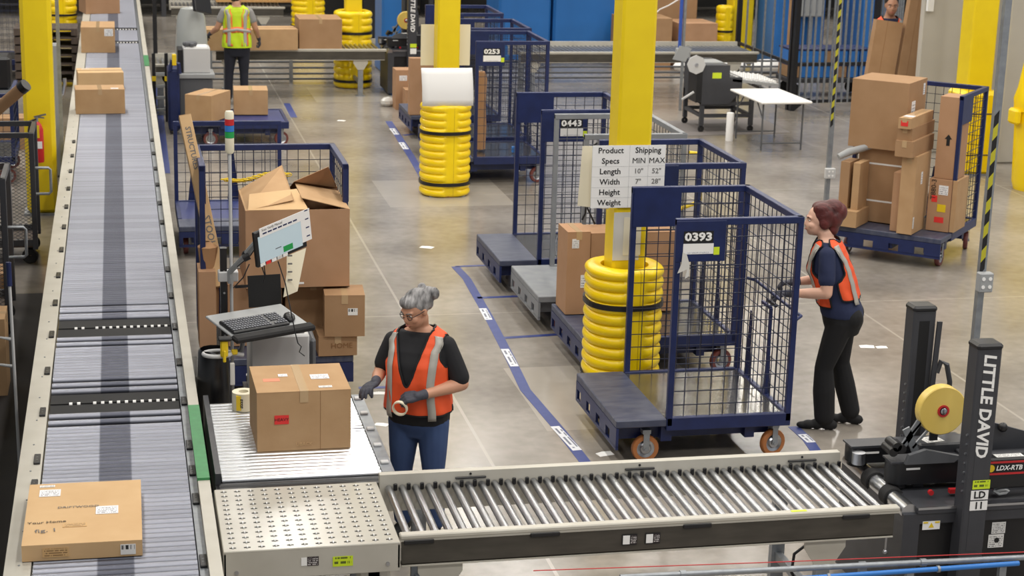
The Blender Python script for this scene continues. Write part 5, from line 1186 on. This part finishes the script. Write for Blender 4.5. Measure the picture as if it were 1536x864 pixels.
# ------------------------------------------------------------------ scanner machine, table, fence
mc2 = thing('weigh_machine', 'charcoal labelling machine on a wheeled frame behind the carts', 'machine', (8.45, 25.2, 0))
MB().prism([(0, .42), (.42, .42), (.62, .62), (.62, .82), (.42, .82), (.42, 1.0), (0, 1.0)], 0, .9, Matrix.Translation((-.05, .9, 0)) @ Matrix.Rotation(R(90), 4, 'X')).build('housing', M['char'], mc2)
for x, y in ((-.02, .05), (.75, .05), (-.02, .85), (.75, .85)):
    MB().box(x-.03, x+.03, y-.03, y+.03, .1, .55).build('leg', M['char'], mc2); c = MB().lathe([(.01, -.02), (.045, -.02), (.05, 0), (.045, .02), (.01, .02)], 12, (x, y, .05), 'y').build('caster', M['rubber'], mc2, 40)
for y in (.05, .85): MB().box(-.02, .75, y-.025, y+.025, .22, .27).box(-.02, .75, y-.025, y+.025, .40, .45).build('frame_bar', M['char'], mc2)
for x in (-.02, .75): MB().box(x-.025, x+.025, .05, .85, .22, .27).build('frame_bar', M['char'], mc2)
sticker(mc2, (.17, -.002, .85), FACE['front'], .14, .085, M['lime'], 'lime_sticker')
MB().lathe([(.02, -.03), (.14, -.03), (.14, .0), (.02, .0)], 8, (-.18, -.05, 1.02), 'y').build('reel_disc', M['ltgrey'], mc2); MB().cyl((-.18, -.1, 1.02), (-.18, .2, 1.02), .025).build('reel_axle', M['steel'], mc2, 40); MB().prism([(-.2, -.06), (0, -.1), (.08, .1), (-.1, .14)], 0, .02, Matrix.Translation((-.25, .25, 1.12)) @ Matrix.Rotation(R(90), 4, 'X')).build('guard_plate', M['grey'], mc2)
MB().box(-.14, -.05, .0, .4, .45, .95).build('drive_unit', M['black'], mc2); MB().box(.0, .3, .1, .5, 1.0, 1.03).build('top_plate', M['grey'], mc2)
tray = MB().add([Vector(p) for p in ((.42, .0, .80), (1.15, .0, .72), (1.15, .85, .72), (.42, .85, .80), (.42, .0, .76), (1.15, .0, .68), (1.15, .85, .68), (.42, .85, .76))], [(0,1,2,3),(7,6,5,4),(0,4,5,1),(1,5,6,2),(2,6,7,3),(3,7,4,0)]).build('roller_tray', M['grey'], mc2)
whm = MB().cyl((0, -.02, 0), (0, .02, 0), .022, n=8).mesh('skate_wheel', M['white'], 40)
for i in range(9):
    for j in range(8): link('skate_wheel', whm, tray, (.5+i*.075, .06+j*.105, .81-.0082*i))
o = MB().tube([(-.35, 0, .5), (-.28, -.05, .56), (-.2, -.08, .62)], .018, 8).build('hand_crank', M['ltgrey'], mc2, 40)
sb = thing('blue_strut', 'grey strut with a blue cable rising behind the labelling machine', 'pole', (8.75, 27.3, 0)); MB().box(-.02, .02, -.02, .02, 0, 6).build('strut', M['galv'], sb); MB().cyl((-.06, 0, .9), (-.06, 0, 6), .028, n=8).build('cable', mat('blue_cable', '3558B0', .4), sb, 40)
MB().cb(-.12, .12, -.04, .04, .80, 1.0, .02).build('junction_box', M['grey'], sb)
tbl = thing('folding_table', 'white folding table with thin legs right of the labelling machine', 'table', (9.10, 24.2, 0), R(1.5))
MB().cb(-.38, .38, -.64, .64, .675, .71, .012).build('top', M['tablewhite'], tbl)
for sy in (-1, 1):
    for sx in (-.3, .3): MB().cyl((sx, sy*.5, .0), (sx, sy*.5, .675), .013, n=8).build('leg', M['dkgrey'], tbl, 40)
    MB().cyl((-.3, sy*.5, .1), (.3, sy*.5, .1), .01, n=8).build('cross_bar', M['dkgrey'], tbl, 40); MB().bar((0, sy*.5, .67), (0, sy*.2, .67), .02).bar((-.3, sy*.5, .45), (-.3, sy*.25, .67), .014).build('brace', M['dkgrey'], tbl)
o = MB().lathe([(0, 0), (.055, 0), (.055, .40), (.05, .41), (0, .41)], 18).build('paper_roll', M['white'], None, 40, loc=(8.62, 24.5, 0)); tag(o, 'white paper roll standing on the floor beside the folding table', 'roll')
o = MB().prism([(-.9, -.7), (.9, -.5), (.9, .9), (-.9, .6)], 0.0003, .006).build('floor_mat', M['rubber'], None, loc=(8.9, 25.6, 0)); o.data.materials[0] = mat('grey_floor_mat', '77716E', .7); tag(o, 'grey mat on the floor under the labelling machine', 'mat')
def fence(label, p0, p1, h, n, foot=True):
    p0, p1 = Vector(p0), Vector(p1); d = p1-p0; L = d.length; t = thing('fence_panel', label, 'fence', (p0.x, p0.y, 0), math.atan2(d.y, d.x))
    for x in (0, L): MB().box(x-.04, x+.04, -.04, .04, 0, h).build('post', M['black'], t)
    for z in (.12, .72, h-.1): MB().box(.04, L-.04, -.02, .02, z, z+.05).build('rail', M['black'], t)
    pk = shared(('picket', h), lambda: MB().box(-.014, .014, -.014, .014, .12, h-.05).mesh('picket', M['galv']))
    for i in range(1, n): link('picket', pk, t, (L*i/n, -.01, 0))
    if foot: MB().prism([(0, 0), (.28, .2), (0, .2)], -.02, .02, Matrix.Translation((.04, 0, .0)) @ Matrix.Rotation(R(90), 4, 'X')).build('foot_plate', M['black'], t)
f0 = G(1187, 166); f1 = G(1290, 163)
fence('tall picket fence gate in front of the blue cabinet', (f0.x, f0.y, 0), (f0.x+1.42, f0.y+.15, 0), 3.0, 13)
fence('picket fence side running back from the gate', (f0.x+.05, f0.y+2.9, 0), (f0.x-.02, f0.y+.1, 0), 3.0, 6, False)
fence('picket fence back panel behind the gate', (f0.x+1.46, f0.y+.2, 0), (f0.x+2.6, f0.y+1.7, 0), 3.0, 11, False)
tc_ = thing('tote_cart', 'low cart stacked with blue totes behind the fence', 'cart', (11.8, 28.9, 0))
MB().cb(-.75, .75, -.3, .3, .24, .32, .01).build('deck', M['char'], tc_)
for x in (-.6, .6):
    for y in (-.22, .22): MB().lathe([(.01, -.02), (.1, -.02), (.11, 0), (.1, .02), (.01, .02)], 12, (x, y, .11), 'y').build('caster', M['rubber'], tc_, 40)
for r_ in range(2):
    for i in range(7):
        x = -.63+i*.21; nm = ('lower' if r_ == 0 else 'upper'); 
        o = thing('storage_tote', '%s blue tote, %s from the left on the low cart behind the fence' % (nm, 'first second third fourth fifth sixth seventh'.split()[i]), 'tote', (11.8+x, 28.9, .322+r_*.26), 0, 'blue totes behind the fence')
        MB().cb(-.095, .095, -.28, .28, 0, .22, .012).build('tub', M['bluep'] if (i+r_) % 4 else M['card2'], o); MB().cb(-.1, .1, -.29, .29, .20, .235, .006).build('rim', M['navy'], o)
o = MB().box(0, .8, 0, .05, .0003, .006).build('floor_tape', M['hazard'], None, loc=(11.0, 28.0, 0)); tag(o, 'yellow tape on the floor behind the fence gate', 'tape')
# ------------------------------------------------------------------ right side: panels, column, bin, cardboard
for i, (x0, x1, y, h) in enumerate(((10.98, 11.75, 23.4, 10), (11.75, 12.4, 23.3, 10))):
    o = MB().cb(x0, x1-.01, y, y+.12, 0, h, .01).build('trim_%d' % (i+1), M['beige2']); struct(o)
o = MB().cb(11.83, 12.14, 22.5, 22.75, 0, 10, .02).build('trim_3', M['beige2']); struct(o)
o = MB().cb(0, .35, 0, .06, 0, .16, .0).build('placard', M['white'], None, loc=(11.0, 23.33, 2.0)); o.scale = (.25, 1, 2.2); tag(o, 'small white placard on the warm grey panel beside the yellow column', 'sign')
column('wide yellow column at the right in front of the warm grey panels', 11.10, 21.95, .36)
bp_ = thing('column_pad', 'flat yellow column pad with black straps behind the loaded cart', 'bumper', (11.12, 21.95, 0))
MB().cb(-.27, .27, -.27, .27, 0.0, 1.12, .05).build('pad', M['bumper'], bp_)
for z in (.25, .8): MB().cb(-.278, .278, -.278, .278, z, z+.05, .05).build('strap', M['black'], bp_)
yb = thing('waste_bin', 'tall yellow waste bin at the right edge', 'bin', (11.47, 20.75, 0))
MB().lathe([(.0, .0), (.27, .0), (.30, .10), (.34, 1.0), (.36, 1.02), (.36, 1.08), (.33, 1.09)], 20).build('tub', M['bumper'], yb, 40); MB().lathe([(.36, 1.08), (.37, 1.16), (.33, 1.3), (.28, 1.65), (.22, 1.85), (0, 1.87)], 20).build('hood', M['bumper'], yb, 40)
MB().cb(-.42, -.33, -.12, .12, .85, 1.05, .03).build('grip', M['bumper'], yb)
for i, (pl, pr_, Y, h, mk, lb) in enumerate((((1300, 120), (1340, 120), 24.0, 1.80, 'card2', 'left flat carton standing upright before the hidden worker'), ((1345, 120), (1376, 120), 24.0, 2.6, 'card2', 'right flat carton standing upright beside the warm grey panel'))):
    a = AT(*pl, Y); b = AT(*pr_, Y); w = b.x-a.x
    t = carton(lb, w, .12, h, ((a.x+b.x)/2-.12, Y, 0), 0, mk, seam=None, tilt=(R(-3), R(7), 0)); MB().box(-w/2+w*.42, -w/2+w*.43, -.0615, -.06, 0, h).build('fold', M['card_edge'], t)
o = MB().cb(0, .3, 0, .2, 0, 1.9, .02).build('grey_post', M['dkgrey'], None, loc=(11.42, 24.2, 0)); tag(o, 'dark grey post between the standing cartons and the panel', 'post')
hd = AT(1336, 6, 24.75)
prof4 = [(z, cx, cy, rx*.8, ry*.85) for z, cx, cy, rx, ry in prof1]
person('person in blue with dark hair peeking over the standing cartons', (hd.x, 24.75, 0), R(-8), dict(
    scale=hd.z/1.57, prof=prof4, skin=M['skin3'], vox=.012, head=(0, -.05, 1.56), head_rot=(R(-8), R(10), 0), hair=[((0, .03, .045), (.084, .093, .09)), ((0, .06, .0), (.07, .05, .06))], hairmat=M['hair_dark'],
    shirt=(.85, ), shirtmat=M['navyshirt'], hip=(.70, .93), trousermat=M['navytrouser'],
    arms=[dict(j=((-.125, 0, 1.32), (-.15, 0, 1.06), (-.12, -.2, .95)), d=(0, -1, -.3), n=(0, -.3, -1), side=-1), dict(j=((.125, 0, 1.32), (.15, 0, 1.06), (.12, -.2, .95)), d=(0, -1, -.3), n=(0, -.3, -1), side=1)],
    legs=[dict(j=((-.09, 0, .8), (-.1, 0, .46), (-.1, .03, .09)), toe=(0, -1, 0)), dict(j=((.09, 0, .8), (.1, 0, .46), (.1, .03, .09)), toe=(0, -1, 0))],
    vest=dict(z=(.85, 1.1, 1.43), neck=.08, armpit=1.2, xarm=.14, mat=M['orange'], trim=M['ink'], stripes=[dict(w=.042, path=((.85, .62), (1.3, .68), (1.39, .95)))])))
# ------------------------------------------------------------------ left side
o = MB().cb(-3.2, -.68, 7.0, 16.8, .0004, .01, .004).build('floor_mat', mat('dark_shade_sheet', '2B2522', .75, var='1F1A18', scale=3), None); tag(o, 'dark sheet added for shade along the left side of the main conveyor', 'mat')  # dark sheet added on the floor, its colour stands in for shade
lc = thing('steel_column', 'broad yellow column left of the main conveyor with a fire extinguisher', 'column', (-.88, 20.45, 0))
MB().cb(-.165, .165, -.17, .17, .02, 10, .04).build('shaft', M['yellow'], lc); MB().box(-.2, .2, -.2, .2, 0, .02).build('base_plate', M['galv'], lc)
fe = thing('fire_extinguisher', 'red fire extinguisher with a yellow tag on the left column', 'extinguisher', (-.90, 20.19, .62))
MB().lathe([(0, 0), (.06, 0), (.065, .03), (.065, .36), (.045, .42), (.02, .45), (0, .45)], 18).build('cylinder', M['red'], fe, 40); MB().cyl((0, 0, .45), (0, 0, .5), .016).bar((-.03, 0, .50), (.10, 0, .53), .02).bar((0, 0, .5), (.08, 0, .49), .015).build('valve', M['chrome'], fe)
MB().tube([(-.01, -.02, .48), (-.07, -.03, .46), (-.09, -.05, .36), (-.085, -.055, .2), (-.075, -.05, .1)], .011).build('hose', M['black'], fe, 40); MB().box(-.05, .025, -.075, -.072, .28, .42).build('tag', M['gold'], fe); sticker(fe, (.02, -.0665, .2), FACE['front'], .06, .08, M['white'], 'label')
def mesh_cart(label, x, y, h, w, d=.7, rz=0.0):
    t = thing('mesh_trolley', label, 'trolley', (x, y, 0), rz); fr = M['char']
    for px_, py_ in ((0, 0), (-w, 0), (0, d), (-w, d)): MB().cb(px_-.025, px_+.025, py_-.025, py_+.025, .16, h, .005).build('post', fr, t)
    for py_ in (0, d): MB().box(-w, 0, py_-.02, py_+.02, h-.05, h).build('rail', fr, t); MB().box(-w, 0, py_-.02, py_+.02, .2, .26).build('rail', fr, t)
    for px_ in (0, -w): MB().box(px_-.02, px_+.02, 0, d, h-.05, h).build('end_rail', fr, t)
    MB().box(-w, 0, 0, d, .18, .2).build('deck', M['darkwood'], t)
    b = MB()
    k = int((w+h)/.055)
    for sgn in (1, -1):
        for i in range(k):
            s = -h+i*.055
            pts = []
            u0, u1 = max(0, s if sgn > 0 else s), 0
            # diagonal strand clipped to the panel
            za, zb_ = .26, h-.05; xa = s; xb = s+(zb_-za)*1.6
            lo, hi = 0.0, 1.0
            if xb != xa:
                t0, t1 = (0-xa)/(xb-xa), (w-xa)/(xb-xa); lo, hi = max(lo, min(t0, t1)), min(hi, max(t0, t1))
            if hi-lo > .02:
                p0 = (xa+(xb-xa)*lo, za+(zb_-za)*lo); p1 = (xa+(xb-xa)*hi, za+(zb_-za)*hi)
                if sgn < 0: p0, p1 = (w-p0[0], p0[1]), (w-p1[0], p1[1])
                b.bar((-p0[0], 0, p0[1]), (-p1[0], 0, p1[1]), .004, .004, (0, 1, 0))
    b.build('expanded_mesh', M['dkgrey'], t)
    for z in (.62, .98): pass
    MB().tube([(.02, .0, .98), (.15, .0, .98), (.17, 0, .96), (.17, 0, .74), (.15, 0, .72), (.02, 0, .72)], .014).build('handle', M['galv'], t, 40)
    for px_, py_ in ((-.06, .06), (-w+.06, .06), (-.06, d-.06), (-w+.06, d-.06)): MB().lathe([(.01, -.02), (.07, -.022), (.08, 0), (.07, .022), (.01, .02)], 14, (px_, py_, .08), 'y').build('caster', M['rubber'], t, 40)
    return t
mesh_cart('charcoal mesh trolley in front of the left yellow column', -.86, 17.95, 1.33, 1.1)
mesh_cart('nearer charcoal mesh trolley at the left edge holding cartons', -.98, 15.3, 1.40, .9)
carton('tall carton in the nearer mesh trolley at the left edge', .30, .4, 1.25, (-1.24, 15.55, .205), 0, 'card3', seam=None)
carton('small carton low at the left edge beside the silver pole', .34, .4, .62, (-1.08, 13.9, 0), 0, 'card', seam='x')
carton('dark carton on the floor between the mesh trolleys', .4, .4, .3, (-1.25, 16.6, 0), 0, 'card2', seam='x')
tb2 = thing('cardboard_tube', 'brown cardboard tube with a black cap leaning across the left column', 'tube', tuple(AT(38, 128, 17.4)))
P1 = AT(-20, 178, 17.6)-AT(38, 128, 17.4); MB().cyl((0, 0, 0), P1, .058, n=16).build('tube', M['card2'], tb2, 40); MB().cyl(P1*-.02, P1*.10, .061, n=16).build('cap', M['black'], tb2, 40)
sp3 = thing('silver_pole', 'slim silver pole with a navy grip at the left edge', 'pole', (-.74, 12.0, 0))
p1 = AT(14, 420, 12.05)-Vector((-.74, 12.0, 0)); MB().cyl((0, 0, 0), p1, .011, n=10).build('pole', M['ltgrey'], sp3, 40); MB().cyl(p1*.97, p1*1.09, .018, n=10).build('grip', M['navy'], sp3, 40); MB().tube([(-.02, 0, .95), (-.12, 0, .97), (-.13, 0, .78), (-.02, 0, .76)], .012).build('side_handle', M['grey'], sp3, 40)
o = MB().box(-.02, .02, -.02, .02, 0, 8).build('grey_strut', M['galv'], None, loc=(-.66, 20.75, 0)); tag(o, 'thin grey strut right of the left yellow column', 'strut')
g2 = thing('grey_post', 'grey upright frame with a bent pipe behind the left column', 'frame', (-.78, 22.5, 0)); MB().cb(-.06, .08, -.05, .05, 0, 1.65, .03).build('upright', M['grey'], g2); MB().tube([(.05, 0, 1.0), (.07, 0, 1.0), (.10, 0, 1.03), (.125, 0, 1.15), (.125, 0, 1.22)], .022).build('bent_pipe', M['steel'], g2, 40)
for i in range(7):
    pw = thing('pallet', '%s weathered dark pallet from the bottom of the stack behind the left column' % 'first second third fourth fifth sixth seventh'.split()[i], 'pallet', (-1.1, 30.5, i*.14), 0, 'stacked dark pallets')
    MB().box(-.55, .45, -.4, .4, .08, .11).build('top_deck', M['darkwood'], pw)
    for q in (-.55, -.05, .35): MB().box(q, q+.1, -.4, .4, 0, .08).build('runner', M['darkwood'], pw)
column('distant yellow column above the dark pallets', -1.1, 36.6); bumper('distant yellow bumper above the dark pallets', -1.1, 36.6, h=1.6, rad=.33, straps=(.5,))
cage_cart('distant navy cage cart at the top left corner', (-2.1, 31.5, 0), 0, wheel='wheelred', detail=False)
cage_cart('navy cage cart behind the mesh trolley at the left', (-1.9, 22.6, 0), 0, top=1.1, walls='fr', wheel='wheelred', detail=False)
o = MB().box(-.6, .6, -.3, .3, 0, .05).build('steel_shelf', M['galv'], None, loc=(-1.75, 25.5, .62)); tag(o, 'steel shelf with machine parts at the left edge', 'shelf')
for x in (-.55, .55): MB().box(x-.03, x+.03, -.28, .28, -.62, 0).build('leg', M['char'], o)
t = thing('black_machine', 'dark machine on the steel shelf at the left edge', 'machine', (-1.85, 25.5, .672)); MB().cb(-.45, .4, -.25, .25, 0, .45, .04).build('housing', M['black'], t); MB().cb(-.3, .2, -.2, .2, .45, .6, .04).build('cover', M['char'], t)
carton('carton on the floor under the steel shelf at the left edge', .6, .4, .42, (-1.5, 24.6, 0), 0, 'card2', seam='x')
